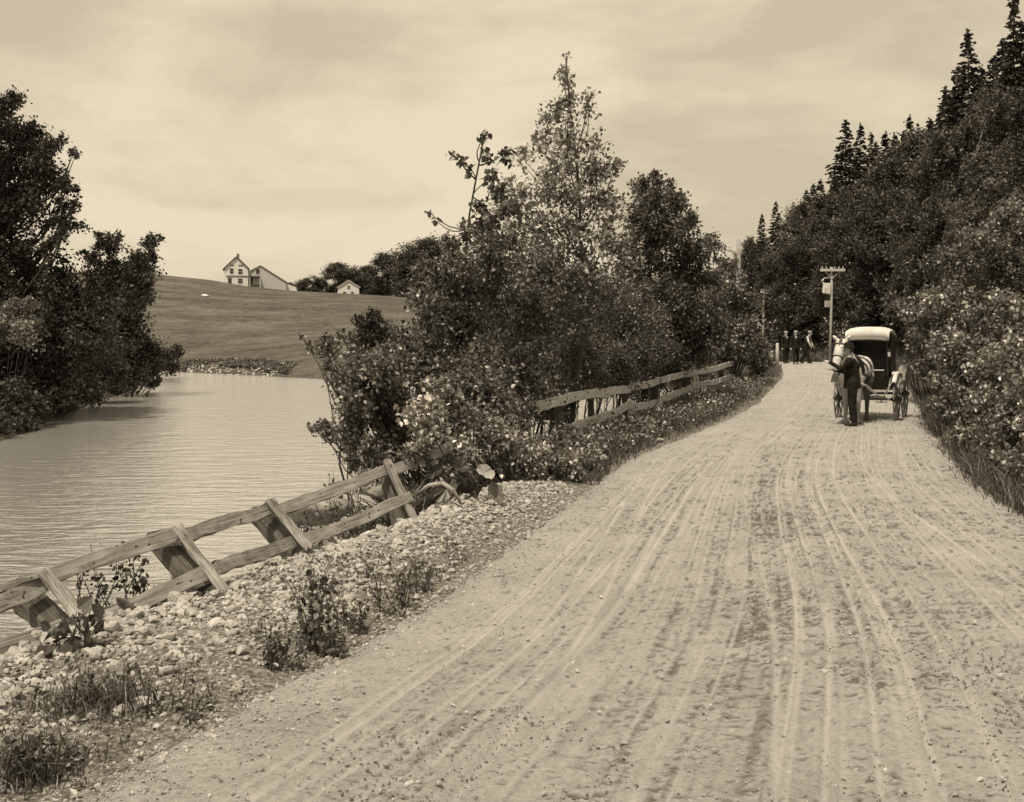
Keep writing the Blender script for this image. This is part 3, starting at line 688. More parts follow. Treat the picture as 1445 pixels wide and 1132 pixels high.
# --- the wood on the hillside: a few grown kinds, copied
def proto_leafy(name, seed, width, leaf, mat, cov=2.3, bark='bark', trunk=.14):
    rs = np.random.RandomState(seed); B = []
    for i in range(30):
        z = rs.uniform(1.0, 9.3); r0 = width*math.sin(math.pi*min(1, (z+.6)/10.2))**.7*(1.05-.03*z)
        a = rs.rand()*6.28; q = r0*rs.rand()**.5
        B.append((q*math.cos(a), q*math.sin(a), z, rs.uniform(.7, 1.15)*width*.42))
    B.append((0, 0, 9.6, width*.22)); B.append((rs.randn()*.5, rs.randn()*.5, 8.9, width*.3))
    crown, wd = grow(B, (0, 0, 0), rs, leaf, cov, trunk, sub=9, tight=.3, twig_r=.015)
    root = thing(name, (0, 0, 0), 'x', 'tree'); part('trunk', wd, M[bark], root, smooth=True); part('crown', crown, M[mat], root); return root
def proto_spruce(name, seed, width, dens=1.0):
    rs = np.random.RandomState(seed); wd, cr_ = MB(), MB()
    wd.tube([(0, 0, 0), (0.03, 0, 5), (0, 0, 10)], [.13, .06, .006], 7)
    z = 1.0
    V, Fq = [], []
    while z < 9.9:
        t_ = (z-1)/9; r = width*(1-t_)**.9*(1+.12*math.sin(z*5.1))+.05
        nb = 3 if t_ < .85 else 2
        for k in range(nb):
            a = rs.rand()*6.28; L = r*rs.uniform(.55, 1.2); dz = -.30*L + rs.randn()*.04 + .12*t_*L*2
            d = np.array([math.cos(a), math.sin(a), 0]); sd = np.array([-d[1], d[0], 0])
            b0 = np.array([0, 0, z + rs.uniform(-.06, .06)]); tip = b0 + d*L + np.array([0, 0, dz])
            wd.tube([b0, (b0+tip)/2+np.array([0, 0, .04*L]), tip], [.018*(1-t_)+.006, .01, .004], 4)
            m_ = int((6+22*L)*dens)
            s_ = rs.rand(m_)**.7; pts = b0 + (tip-b0)*s_[:, None] + np.array([0, 0, .10*L])*np.sin(s_*np.pi)[:, None]
            for p, q in zip(pts, s_):
                ln = (.12+.20*L*(1-q*.7)*rs.uniform(.5, 1.2)); side = sd*rs.choice([-1, 1])
                dr = unit(side*rs.uniform(.2, 1.0) + d*.8 + np.array([0, 0, rs.uniform(-.6, .15)])); wv = unit(np.cross(dr, rs.randn(3)))*.04
                V += [p-wv*.6, p+dr*ln*.5-wv, p+dr*ln, p+dr*ln*.5+wv]
        z += .075*(1-.35*t_)
    for k in range(60):
        p = np.array([0, 0, rs.uniform(9.3, 10.0)]); dr = unit(np.array([rs.randn(), rs.randn(), 1.2])); wv = unit(np.cross(dr, rs.randn(3)))*.03; ln = .14
        V += [p-wv*.6, p+dr*ln*.5-wv, p+dr*ln, p+dr*ln*.5+wv]
    V = np.array(V); i = np.arange(len(V)//4)[:, None]*4
    cr_.add(V, i+np.array([[0, 1, 2, 3]]))
    root = thing(name, (0, 0, 0), 'x', 'tree'); part('trunk', wd, M['bark'], root, smooth=True); part('crown', cr_, M['needle'], root); return root
PROT = {'a': proto_leafy('broadleaf_tree', 61, 2.4, .15, 'leaf_wood'), 'b': proto_leafy('broadleaf_tree', 62, 2.0, .14, 'leaf_wood'),
        'c': proto_leafy('broadleaf_tree', 63, 2.8, .155, 'leaf_wood'), 'p': proto_leafy('birch_tree', 64, 1.8, .13, 'leaf_pale', 1.7, 'bark_pale', .10),
        's': proto_spruce('spruce_tree', 65, 2.1), 't': proto_spruce('spruce_tree', 66, 1.5), 'h': proto_leafy('broadleaf_tree', 67, 4.4, .26, 'leaf_wood', 2.8)}
note_kids()
USED = set(); RSF = np.random.RandomState(77)
def forest(k, px, py, Y, label, group, wide=1.0, cat='tree'):
    while Y < 200 and (px-722.5)*Y/F < float(Rr(Y)) + 3.6: Y += 1
    x = (px-722.5)*Y/F; zb = hz(x, Y) - .1; zt = CAMZ - (py-470)*Y/F; s = max(.15, (zt-zb)/9.9)
    o = PROT[k] if k not in USED else copy_tree(PROT[k])
    USED.add(k)
    o.location = (x, Y, zb); o.scale = (s*wide, s*wide, s); o.rotation_euler = (0, 0, RSF.rand()*6.28); tag(o, label, cat, group)
    return o
WG = 'trees of the wooded hillside'
WL = 'dark leafy tree standing in the dense wood on the hillside right of the road'
for (k, px, py, Y, l, wd_) in [
    ('s',1193,174,80,'largest spruce, left of the three spruces standing above the wood',1.15),
    ('t',1214,178,82,'middle one of the three spruces standing above the wood',1.0),
    ('t',1229,190,84,'smallest spruce, right of the three spruces standing above the wood',.95),
    ('t',1284,166,74,'lone spruce tip poking above the wood between the three spruces and the tallest ones',.9),
    ('s',1366,48,56,'tall spruce second from the right edge of the wood',.95),
    ('t',1430,-6,50,'tallest spruce at the right edge reaching the top of the photo',.95),
    ('s',1095,288,84,'small spruce on the low end of the wood above the distant walkers',1.0),
    ('t',1075,304,86,'thin small spruce at the low left end of the wood',.9),
    ('t',1345,140,60,'spruce half hidden left of the tall spruces',1.1)] + [(k_, a_, b_, c_, 'spruce standing among the leafy trees of the hillside wood', 1.1) for (k_, a_, b_, c_) in [('s',1334,128,62),('t',1402,84,54),('s',1352,100,60),('t',1312,170,70),('t',1262,192,76),('s',1415,62,52),('s',1446,40,50),('t',1384,98,58),('t',1148,262,82),('s',1300,262,58),('t',1250,300,66),('s',1395,205,47),('t',1345,285,50),('s',1436,160,44),('t',1215,300,68),('t',1120,318,88),('s',1138,272,78),('t',1158,256,74),('s',1178,252,68),('s',1236,205,64),('t',1250,190,64),('s',1275,190,60),('s',1205,330,62),('t',1180,340,64),('s',1262,330,54),('t',1235,350,58),('s',1300,300,50),('s',1325,215,52),('t',1368,180,48),('s',1412,150,44)]]:
    forest(k, px, py, Y, l, 'spruces above the wood', wd_)
for (k, px, py, Y) in [('a',1060,335,90),('b',1120,305,84),('c',1140,285,80),('a',1163,278,76),('b',1183,292,70),('c',1212,262,70),('a',1243,232,68),
    ('b',1262,212,66),('c',1300,192,64),('a',1326,185,58),('b',1392,150,54),('c',1412,128,50),('a',1450,125,45),('b',1475,80,52),('a',1500,120,44),('c',1355,190,54),
    ('a',1090,362,74),('c',1128,355,70),('b',1165,338,62),('a',1200,318,60),('c',1238,305,56),('b',1275,285,54),('a',1310,262,52),('c',1350,250,47),('b',1388,225,44),('a',1425,205,41),('c',1462,190,38),
    ('b',1110,408,68),('a',1150,405,64),('c',1190,395,58),('b',1230,385,52),('a',1268,372,48),('c',1300,352,44),('b',1335,330,40),('a',1372,300,37),('c',1408,280,34),('b',1450,262,33),('a',1490,250,34)]:
    forest(k, px, py, Y, WL, WG, RSF.uniform(.9, 1.2))
forest('p', 1222, 285, 54, 'airy pale birch standing out in the wood above the carriage', WG, 1.0)
forest('p', 1392, 160, 46, 'airy pale birch below the tall spruces at the right', WG, .9)
HG = 'trees along the crest of the meadow'
for (px, py, Y, l) in [(408,400,272,'low tree touching the right end of the farmhouse'), (432,394,268,'low bushy tree right of the big house on the crest'), (474,374,270,'rounded tree left of the small white house on the crest'),
    (545,362,268,'largest rounded tree right of the small white house on the crest'), (515,388,272,'small tree touching the right wall of the small white house'),
    (605,342,250,'tall crest tree rising behind the alder thicket'), (520,378,275,'tree directly behind the small white house'), (575,378,262,'tree between the largest rounded tree and the alder thicket'), (590,400,256,'low tree in front of the half hidden cottage'), (455,396,272,'lowest tree of the crest row, left of the rounded tree'), (660,372,255,'crest tree mostly hidden by the alder thicket')]:
    forest('h', px, py, Y, l, HG, 1.6)
for k, o in PROT.items():
    if k not in USED: print('unused proto', k)

# dead snag and pale stub
def snag(name, px, py0, py1, Y, r, label):
    a = P(px, py0, Y); a[2] = hz(a[0], Y)-.1; b_ = P(px+2, py1, Y)
    rs = np.random.RandomState(int(px)); mb = MB(); pp = np.linspace(a, b_, 7); pp[1:-1, :2] += rs.randn(5, 2)*r*.35; mb.tube(pp, np.linspace(r, r*.6, 7), 8)
    root = thing(name, a, label, 'dead tree'); part('trunk', mb, M['bark_pale'], root, smooth=True)
    m2 = MB()
    for i in range(3):
        k = rs.uniform(.6, .97); p = a + (b_-a)*k; m2.tube([p, p+np.array([rs.randn()*.5, rs.randn()*.3, .35])], [r*.35, r*.1], 5)
    part('branch_stub', m2, M['bark_pale'], root)
snag('dead_tree', 1040, 500, 338, 46, .13, 'bare pale dead trunk between the thicket and the wood')
snag('dead_stump', 1147, 440, 408, 85, .07, 'thin pale dead stem in the dark wood left of the telegraph pole')

# ------------------------------------------------------------------ grass along the verges
def blades(mb, x, y, h, rs, wd=.007):
    n = len(x); z = height(x, y); p = np.stack([x, y, z-.02], 1)
    a = rs.rand(n)*6.28; sd = np.stack([np.cos(a), np.sin(a), 0*a], 1)*(wd*rs.uniform(.7, 1.5, n))[:, None]
    ln = np.stack([rs.randn(n)*.28, rs.randn(n)*.28, np.ones(n)], 1)
    m_ = p + ln*h[:, None]*.55; ln2 = ln*1.0; ln2[:, :2] *= 2.0; ln2[:, 2] = .85
    tp = p + ln2*h[:, None]
    V = np.stack([p-sd, p+sd, m_+sd*.8, m_-sd*.8, tp], 1).reshape(-1, 3); i = np.arange(n)[:, None]*5
    off = mb.n
    mb.add(V, i+np.array([[0, 1, 2, 3]])); mb.f.append(i+np.array([[3, 2, 4]])+off)
rs = np.random.RandomState(90); mb = MB()
n = 26000; y = 14.5 + 50*rs.rand(n)**1.5; L, FX = Lr(y), FXr(y); x = L - .02 - (L-FX+.6)*rs.rand(n)**.8 + .14*rs.randn(n)
keep = (x < L+.12) & (fbm(x*1.3, y*1.3, 4) > .40); x, y = x[keep], y[keep]; blades(mb, x, y, rs.uniform(.08, .30, len(x))*(1+.8*((y > 24) & (x < Lr(y)-.9))*0), rs, .008)
tag(link('fence_grass', mb.mesh('fence_grass'), M['grass']), 'tall grass along the left road edge in front of the rail fence', 'grass', kind='stuff')
mb = MB(); n = 30000; y = 13 + 34*rs.rand(n)**1.3; x = FXr(y) - .12 - 2.4*rs.rand(n)**1.4; blades(mb, x, y, rs.uniform(.3, 1.0, n)*np.clip((FXr(y)-x)*1.5, .3, 1), rs, .012)
tag(link('bank_grass', mb.mesh('bank_grass'), M['leaf_mid']), 'tall rank grass on the river bank behind the far rail fence', 'grass', kind='stuff')
mb = MB(); n = 46000; y = 7 + 58*rs.rand(n)**1.6; x = Rr(y) - .1 + 2.6*rs.rand(n)**1.3 + .1*rs.randn(n)
keep = fbm(x*1.2, y*1.2, 6) > .38; x, y = x[keep], y[keep]; blades(mb, x, y, rs.uniform(.1, .5, len(x)), rs, .008)
tag(link('verge_grass', mb.mesh('verge_grass'), M['grass']), 'rough grass and weeds along the right road edge', 'grass', kind='stuff')
mb = MB(); n = 12000; y = 62 + 20*rs.rand(n); x = rs.uniform(12, 26, n); x = np.where((x > Lr(y)-.2) & (x < Rr(y)+.1), Rr(y)+3*rs.rand(n), x); blades(mb, x, y, rs.uniform(.3, .9, n), rs, .02)
tag(link('bend_grass', mb.mesh('bend_grass'), M['grass']), 'tall grass at the road bend behind the distant walkers', 'grass', kind='stuff')
# low leafy weeds on both verges
mb = MB(); n = 15000; y = 9 + 40*rs.rand(n)**1.5; x = Rr(y) + .25 + 2.3*rs.rand(n); k_ = fbm(x*1.8, y*1.8, 12) > .45; x, y = x[k_], y[k_]
leaf_geo(mb, np.stack([x, y, height(x, y) + .05 + .5*rs.rand(len(x))*np.clip((x-Rr(y))/1.2, .1, 1)], 1), .07, rs, True, .8)
tag(link('verge_weeds', mb.mesh('verge_weeds'), M['leaf_big']), 'low broad-leaved weeds along the right verge', 'weeds', kind='stuff')
mb = MB(); n = 9000; y = 14 + 28*rs.rand(n)**1.4; x = Lr(y) - .15 - 1.2*rs.rand(n); k_ = fbm(x*1.8, y*1.8, 13) > .45; x, y = x[k_], y[k_]
leaf_geo(mb, np.stack([x, y, height(x, y) + .03 + .35*rs.rand(len(x))], 1), .065, rs, True, .8)
tag(link('fence_weeds', mb.mesh('fence_weeds'), M['leaf_big']), 'low weeds in the grass along the left road edge', 'weeds', kind='stuff')
# meadow tufts near the shore and brush on the water line
mb = MB(); n = 42000; x = rs.uniform(-52, 2, n); y = shore_y(x) + .3 + 5*rs.rand(n)**2 + (fbm(x*.3, x*0, 3)-.4)*4; h = rs.uniform(.15, .6, n)*(fbm(x*.5, y*.5, 17)+.1); k_ = fbm(x*.25, y*.1, 19) > .42
blades(mb, x[k_], y[k_], h[k_], rs, .05)
tag(link('shore_brush', mb.mesh('shore_brush'), M['leaf_mid']), 'dark brush along the far shore below the meadow', 'brush', kind='stuff')
mb = MB()
for i in range(420):
    x = rs.uniform(-42, -4); y = float(shore_y(x)) + rs.uniform(-.2, 1.2); s = rs.uniform(.06, .26)
    if fbm(np.array([x*.35]), np.array([.5]), 33)[0] < .5: continue
    V, Fc = ROCKS1[i % 6]; mb.add(V@rock_matrix(rs, s).T + (x, y, hz(x, y)+.05), Fc)
tag(link('shore_stones', mb.mesh('shore_stones', smooth=True), M['stone_wet']), 'pale stones along the far shore line', 'stones', kind='stuff')
V, Fc = ROCKS[2]
mb = MB(); mb.add(V*np.array([1.0, .7, .45])*.8, Fc); p = P(290, 421, 200); z_ = hz(p[0], 200)
o = link('meadow_boulder', mb.mesh('meadow_boulder', smooth=True), M['white_paint']); o.location = (p[0], 200, z_+.2); tag(o, 'single white boulder lying on the upper meadow', 'boulder')

# ------------------------------------------------------------------ fences
def plank(name, p0, p1, wd, th, face, mat, root, seed=0, rnd=False):
    """board from p0 to p1, its wide side facing 'face'"""
    p0, p1 = Vector(p0), Vector(p1); L = (p1-p0).length; ex = (p1-p0)/L
    ez = Vector(face); ez = (ez - ex*ez.dot(ex)).normalized(); ey = ez.cross(ex)
    rs = np.random.RandomState(seed); n = max(6, int(L/.12)); mb = MB()
    xs_ = np.linspace(-L/2, L/2, n)
    if rnd:
        th_ = np.linspace(0, 2*np.pi, 10, endpoint=False)
        ring = np.stack([np.cos(th_)*wd/2, np.sin(th_)*th/2], 1)*(1+rs.randn(10, 1)*.13)
    else:
        c = min(wd, th)*.14
        a, b_ = wd/2, th/2
        ring = np.array([(-a+c, -b_), (a-c, -b_), (a, -b_+c), (a, b_-c), (a-c, b_), (-a+c, b_), (-a, b_-c), (-a, -b_+c)])
    k = len(ring); V = []
    wob = np.cumsum(rs.randn(n, 2)*.0055, 0)
    for i, x_ in enumerate(xs_):
        rr = ring*(1+rs.randn()*.02) + rs.randn(k, 2)*.0045 + wob[i]*[1, .6]
        for q in rr: V.append((x_+rs.randn()*.004*(i in (0, n-1))*3, q[0], q[1]))
    i = np.arange(n-1)[:, None]*k + np.arange(k)[None]; j = np.arange(n-1)[:, None]*k + (np.arange(k)[None]+1) % k
    mb.add(V, np.stack([i, i+k, j+k, j], -1).reshape(-1, 4))
    mb.f.append(np.array([list(range(k))])); mb.f.append(np.array([list(range(n*k-1, n*k-k-1, -1))]))
    o = link(name, mb.mesh(name), mat, root)
    Mx = Matrix((ex, ey, ez)).transposed().to_4x4(); Mx.translation = (p0+p1)/2 - (root.location if root else Vector())
    o.matrix_local = Mx; return o
face = (.72, -.5, .48)
f1 = thing('rail_fence', (-2.3, 8.9, 0), 'old two-rail plank fence leaning towards the river above the stone heap', 'fence')
def pv(px, py, Y): return Vector(P(px, py, Y))
top = [((-40,868,7.05),(62,826,7.72)), ((66,818,7.78),(258,752,8.62)), ((258,760,8.66),(388,718,10.1)), ((386,722,10.15),(550,663,11.4)), ((548,666,11.45),(640,630,12.6))]
bot = [((-40,928,6.75),(88,888,7.35)), ((140,873,7.65),(303,806,8.32)), ((306,802,8.45),(420,762,9.9)), ((425,764,10.02),(580,702,11.15))]
for i, (a, b_) in enumerate(top): plank('rail', pv(*a), pv(*b_), .115, .04, face, M['plank'], f1, 100+i)
plank('splinter', pv(-30, 842, 7.2), pv(66, 812, 7.75), .05, .03, face, M['plank'], f1, 118)
for i, (a, b_) in enumerate(bot): plank('rail', pv(*a), pv(*b_), .115, .04, face, M['plank'], f1, 120+i)
for i, (a, b_) in enumerate([((60,808,7.66),(118,878,7.36)), ((250,744,8.5),(322,838,8.18)), ((381,706,10.0),(436,776,9.78)), ((546,650,11.3),(592,745,11.0))]):
    plank('brace', pv(*a), pv(*b_), .085, .075, face, M['plank'], f1, 140+i, rnd=True)
for i, (a, b_, w_) in enumerate([((30,836,7.85),(104,912,7.5),.2), ((222,757,8.75),(292,835,8.42),.2), ((362,722,10.25),(420,788,9.95),.2), ((548,672,11.5),(572,752,11.25),.17)]):
    plank('post', pv(*a), pv(*b_), w_, .13, face, M['post'], f1, 160+i)
plank('stay', pv(166,846,7.75), pv(196,872,7.7), .04, .035, face, M['post'], f1, 171)
# far rail fence along the road
f2 = thing('rail_fence', (4.0, 28, 0), 'pale two-rail fence running along the left road edge beyond the bushes', 'fence')
ys_ = [16.6, 19.2, 22, 25.4, 29, 33, 37.5, 42]
for i, y in enumerate(ys_):
    x = float(FXr(y)); z = hz(x+.15, y); plank('post', (x-.09, y+.05, z-.4), (x-.14, y+.05, z+1.0), .13, .12, (1, -.3, 0), M['post'], f2, 180+i)
    if i < len(ys_)-1:
        y1 = ys_[i+1]; x1 = float(FXr(y1)); z1 = hz(x1+.15, y1); rs_ = np.random.RandomState(i)
        for hh in (.82, .36):
            if hh < .5 and i in (0,): continue
            plank('rail', (x, y, z+hh+rs_.randn()*.03-.02), (x1, y1, z1+hh+rs_.randn()*.03-.02), .17, .04, (.9, -.42, .1), M['rail_pale'], f2, 200+i*2+int(hh > .5))
    if 3 <= i < len(ys_)-1:
        for k in (.33, .66):
            xx = x+(x1-x)*k-.06; yy = y+(y1-y)*k+.03; zz = hz(xx+.2, yy); plank('stake', (xx, yy, zz-.2), (xx, yy, zz+.85), .05, .05, (1, 0, 0), M['post'], f2, 230+i*3+int(k*9))

# ------------------------------------------------------------------ weeds on the stony bank
def weed(px, py, h_px, w_px, label, seed, leaf=.04, stems=9, dens=16, mat='leaf_mid', hexa=True, z0=None, Yv=None, grassy=0, up=.5):
    Y = Yv or (CAMZ-.06)*F/(py-470); rs = np.random.RandomState(seed); p = P(px, py, Y); x0 = p[0]; zb = hz(x0, Y) if z0 is None else z0
    H = h_px*Y/F; W = w_px*Y/F/2; wd, fo = MB(), MB(); pts = []
    for i in range(stems):
        bx = x0 + rs.uniform(-.5, .5)*W; by = Y + rs.uniform(-.5, .5)*W*.8; bz = hz(bx, by) if z0 is None else z0; h = H*rs.uniform(.45, 1.0)
        tip = np.array([bx + rs.uniform(-.6, .6)*W, by + rs.uniform(-.5, .5)*W, bz+h]); st = curve_pts((bx, by, bz-.03), tip, 0, rs, 6)
        wd.tube(st, np.linspace(.006, .0025, 6), 4)
        k = rs.uniform(.15, 1, dens)**.8; idx = k*5; i0 = np.minimum(idx.astype(int), 4); q = st[i0] + (st[i0+1]-st[i0])*(idx-i0)[:, None]
        pts.append(q + rs.randn(dens, 3)*[.025, .025, .015])
    leaf_geo(fo, np.concatenate(pts), leaf, rs, hexa, up, .5)
    if grassy: 
        gx = x0+rs.randn(grassy)*W*.55; gy = Y+rs.randn(grassy)*W*.4; blades(fo, gx, gy, H*rs.uniform(.35, 1, grassy), rs, .004)
    root = thing('weed', (x0, Y, zb), label, 'weed', 'weeds on the stony bank'); part('stems', wd, M['bark'], root); part('leaves', fo, M[mat], root)
weed(450, 905, 110, 130, 'tallest dark leafy weed rising between stone heap and road', 301, .045, 13, 22)
weed(545, 852, 80, 110, 'slim-stemmed weed with upright spikes right of the tallest weed', 302, .034, 14, 16)
weed(590, 825, 45, 70, 'small weed at the road end of the row of spikes', 303, .03, 8, 12)
weed(395, 930, 50, 80, 'low curly weed at the road edge left of the tallest weed', 304, .03, 14, 20)
weed(500, 880, 45, 90, 'low weed between the tallest weed and the spiky one', 305, .032, 12, 14)
weed(140, 995, 62, 160, 'dark grassy tuft below the fence at the left', 306, .035, 10, 10, grassy=420)
weed(25, 1085, 75, 150, 'dark tuft in the lower left corner', 307, .035, 14, 16, grassy=200)
weed(95, 1060, 42, 90, 'small tuft right of the one in the lower left corner', 308, .03, 8, 14, grassy=60)
weed(255, 995, 28, 120, 'lowest weed strip between stones and road', 309, .022, 14, 14)
weed(100, 915, 60, 100, 'broad-leaved weed growing against the bottom rail', 310, .085, 8, 8, mat='leaf_big')
weed(190, 880, 95, 130, 'leafy sapling showing between the two leaning rails', 311, .045, 11, 20, Yv=8.9, z0=-.25, mat='leaf_dark')
weed(128, 842, 74, 70, 'thin sprig standing above the top rail against the water', 312, .04, 5, 14, Yv=8.8, z0=-.2, mat='leaf_dark')
weed(440, 765, 70, 110, 'bushy weed behind the rails against the pale rock', 313, .04, 10, 16, Yv=11.0, z0=-.2, mat='leaf_mid')
weed(500, 750, 90, 130, 'bushy weed behind the rails beside the last leaning post', 314, .045, 12, 18, Yv=12.0, z0=-.2, mat='leaf_mid')
weed(20, 900, 50, 80, 'bare tangled sprig behind the left end of the bottom rail', 315, .03, 7, 6, Yv=7.6, z0=-.3, mat='leaf_dark')
rs = np.random.RandomState(333); n = 5200; y = 4.3 + 5.5*rs.rand(n)**1.2; L_, F_ = Lr(y), FXr(y); x = L_ - .05 - (L_-F_)*rs.rand(n)
k_ = fbm(x*2.1, y*2.1, 71) > .50; x, y = x[k_], y[k_]; mb = MB()
leaf_geo(mb, np.stack([x, y, height(x, y) + .015 + .06*rs.rand(len(x))], 1), .022, rs, True, .6)
blades(mb, np.repeat(x[::3], 3)+rs.randn(len(np.repeat(x[::3], 3)))*.02, np.repeat(y[::3], 3)+rs.randn(len(np.repeat(y[::3], 3)))*.02, rs.uniform(.03, .14, len(np.repeat(x[::3], 3))), rs, .003)
tag(link('bank_weeds', mb.mesh('bank_weeds'), M['leaf_mid']), 'thin low weeds growing between the stones of the bank', 'weeds', kind='stuff')
# burdock: few very large leaves
def burdock():
    rs = np.random.RandomState(320); wd, fo = MB(), MB(); b0 = P(672, 735, 11.9); b0[2] = hz(b0[0], b0[1])
    for (px, py, s, ax) in [(640,688,.26,(-.5,-.2,-.5)), (697,690,.24,(.1,-.3,-.9)), (622,668,.18,(-.7,-.2,-.4)), (676,668,.2,(.5,-.4,-.3)), (655,662,.2,(-.2,-.6,-.2)), (668,705,.16,(0,-.3,-.9))]:
        p = P(px, py-8, 11.7); wd.tube(curve_pts(b0, p, .1, rs, 5), [.012, .011, .01, .008, .006], 5)
        a = unit(np.array(ax, float)); nrm = unit(np.cross(a, unit(np.cross(a, np.array([.25, -.85, .5]))))); nrm = nrm if nrm[1] < 0 else -nrm; sd = np.cross(a, nrm)
        V = [p]; n_ = 22
        for i in range(n_):
            th = 2*math.pi*i/n_; rr = .5*(1+.12*math.cos(2*th)+rs.randn()*.055); V.append(p + s*(a*(.5-math.cos(th)*rr*1.05) + sd*math.sin(th)*rr*.8 + nrm*(.13*abs(math.sin(th)) + rs.randn()*.045)))
        V = np.array(V); V[0] = p + s*a*.4 - nrm*.02
        fo.add(V, [(0, 1+i, 1+(i+1) % n_) for i in range(n_)])
    root = thing('burdock_plant', b0, 'burdock with very large drooping leaves at the foot of the bush by the stones', 'plant'); part('stems', wd, M['bark'], root); part('leaves', fo, M['leaf_mid'], root)
burdock()
mb = MB(); mb.tube([P(*q) for q in [(588,697,11.6),(605,685,11.5),(625,682,11.4),(640,692,11.3),(651,712,11.3)]], [.01, .022, .026, .02, .012], 7)
mb.tube([P(625,682,11.4), P(622,674,11.4)], [.02, .01], 6)
tag(link('driftwood_branch', mb.mesh('driftwood_branch', smooth=True), M['bark_pale']), 'pale arched dead branch lying beside the last leaning post', 'branch')
for i, (px, py, Y, s, l) in enumerate([(440,722,13.0,(.7,.4,.2),'long pale rock ledge at the water behind the leaning fence'), (535,690,13.4,(.4,.3,.14),'flat pale rock behind the last leaning post'),
      (828,655,17.0,(.2,.14,.12),'pale stone at the road edge below the bushes'), (848,661,16.7,(.12,.1,.08),'smaller pale stone right of the one below the bushes'), (905,630,20.3,(.28,.12,.09),'flat pale stone at the grass edge of the road'), (930,630,20.2,(.2,.1,.06),'small flat pale stone right of the other at the grass edge'),
      (625,905,7.0,(.06,.05,.04),'rounded stone alone on the road edge right of the weeds'), (475,922,6.85,(.11,.08,.03),'dark curled slab lying under the tallest weed'), (655,880,7.5,(.05,.04,.03),'small stone alone on the road right of the weeds')]):
    V, Fc = ROCKS[i % 7]; p = P(px, py, Y); mb = MB(); mb.add(V*np.array(s), Fc)
    z_ = p[2] if i < 2 else hz(p[0], Y)+.04
    o = link('rock', mb.mesh('rock', smooth=True), M['stone'] if i != 7 else M['post']); o.location = (p[0], Y, z_); o.rotation_euler = (0, 0, .45); tag(o, l, 'rock')

# ------------------------------------------------------------------ houses on the crest
def window(name, x0, x1, z0, z1, yf, root, bars=True):
    fr_ = MB(); t_ = .09
    fr_.box((x0-t_, yf-.05, z0-t_), (x0, yf+.02, z1+t_)); fr_.box((x1, yf-.05, z0-t_), (x1+t_, yf+.02, z1+t_)); fr_.box((x0, yf-.05, z1), (x1, yf+.02, z1+t_)); fr_.box((x0, yf-.07, z0-t_), (x1, yf+.02, z0))
    if bars: fr_.box((x0, yf-.045, (z0+z1)/2-.025), (x1, yf+.02, (z0+z1)/2+.025))
    f = part('window', fr_, M['white_paint'], root, world=False)
    g = MB(); g.box((x0, yf-.02, z0), (x1, yf+.01, z1)); part('pane', g, M['glass_dark'], f, world=False)
def gable_roof(mb, x0, x1, xm, ze0, ze1, zr_, y0, y1, th=.16, ov=.35):
    for (xe, ze) in ((x0, ze0), (x1, ze1)):
        d = np.array([xe-xm, ze-zr_]); d /= np.linalg.norm(d); n_ = np.array([-d[1], d[0]]); n_ = n_ if n_[1] > 0 else -n_
        e_ = np.array([xe, ze]) + d*ov; r_ = np.array([xm, zr_]); poly = [tuple(r_+n_*.01), tuple(e_+n_*.01), tuple(e_+n_*th), tuple(r_+n_*th)]
        mb.prism(poly, y0-ov, y1+ov)
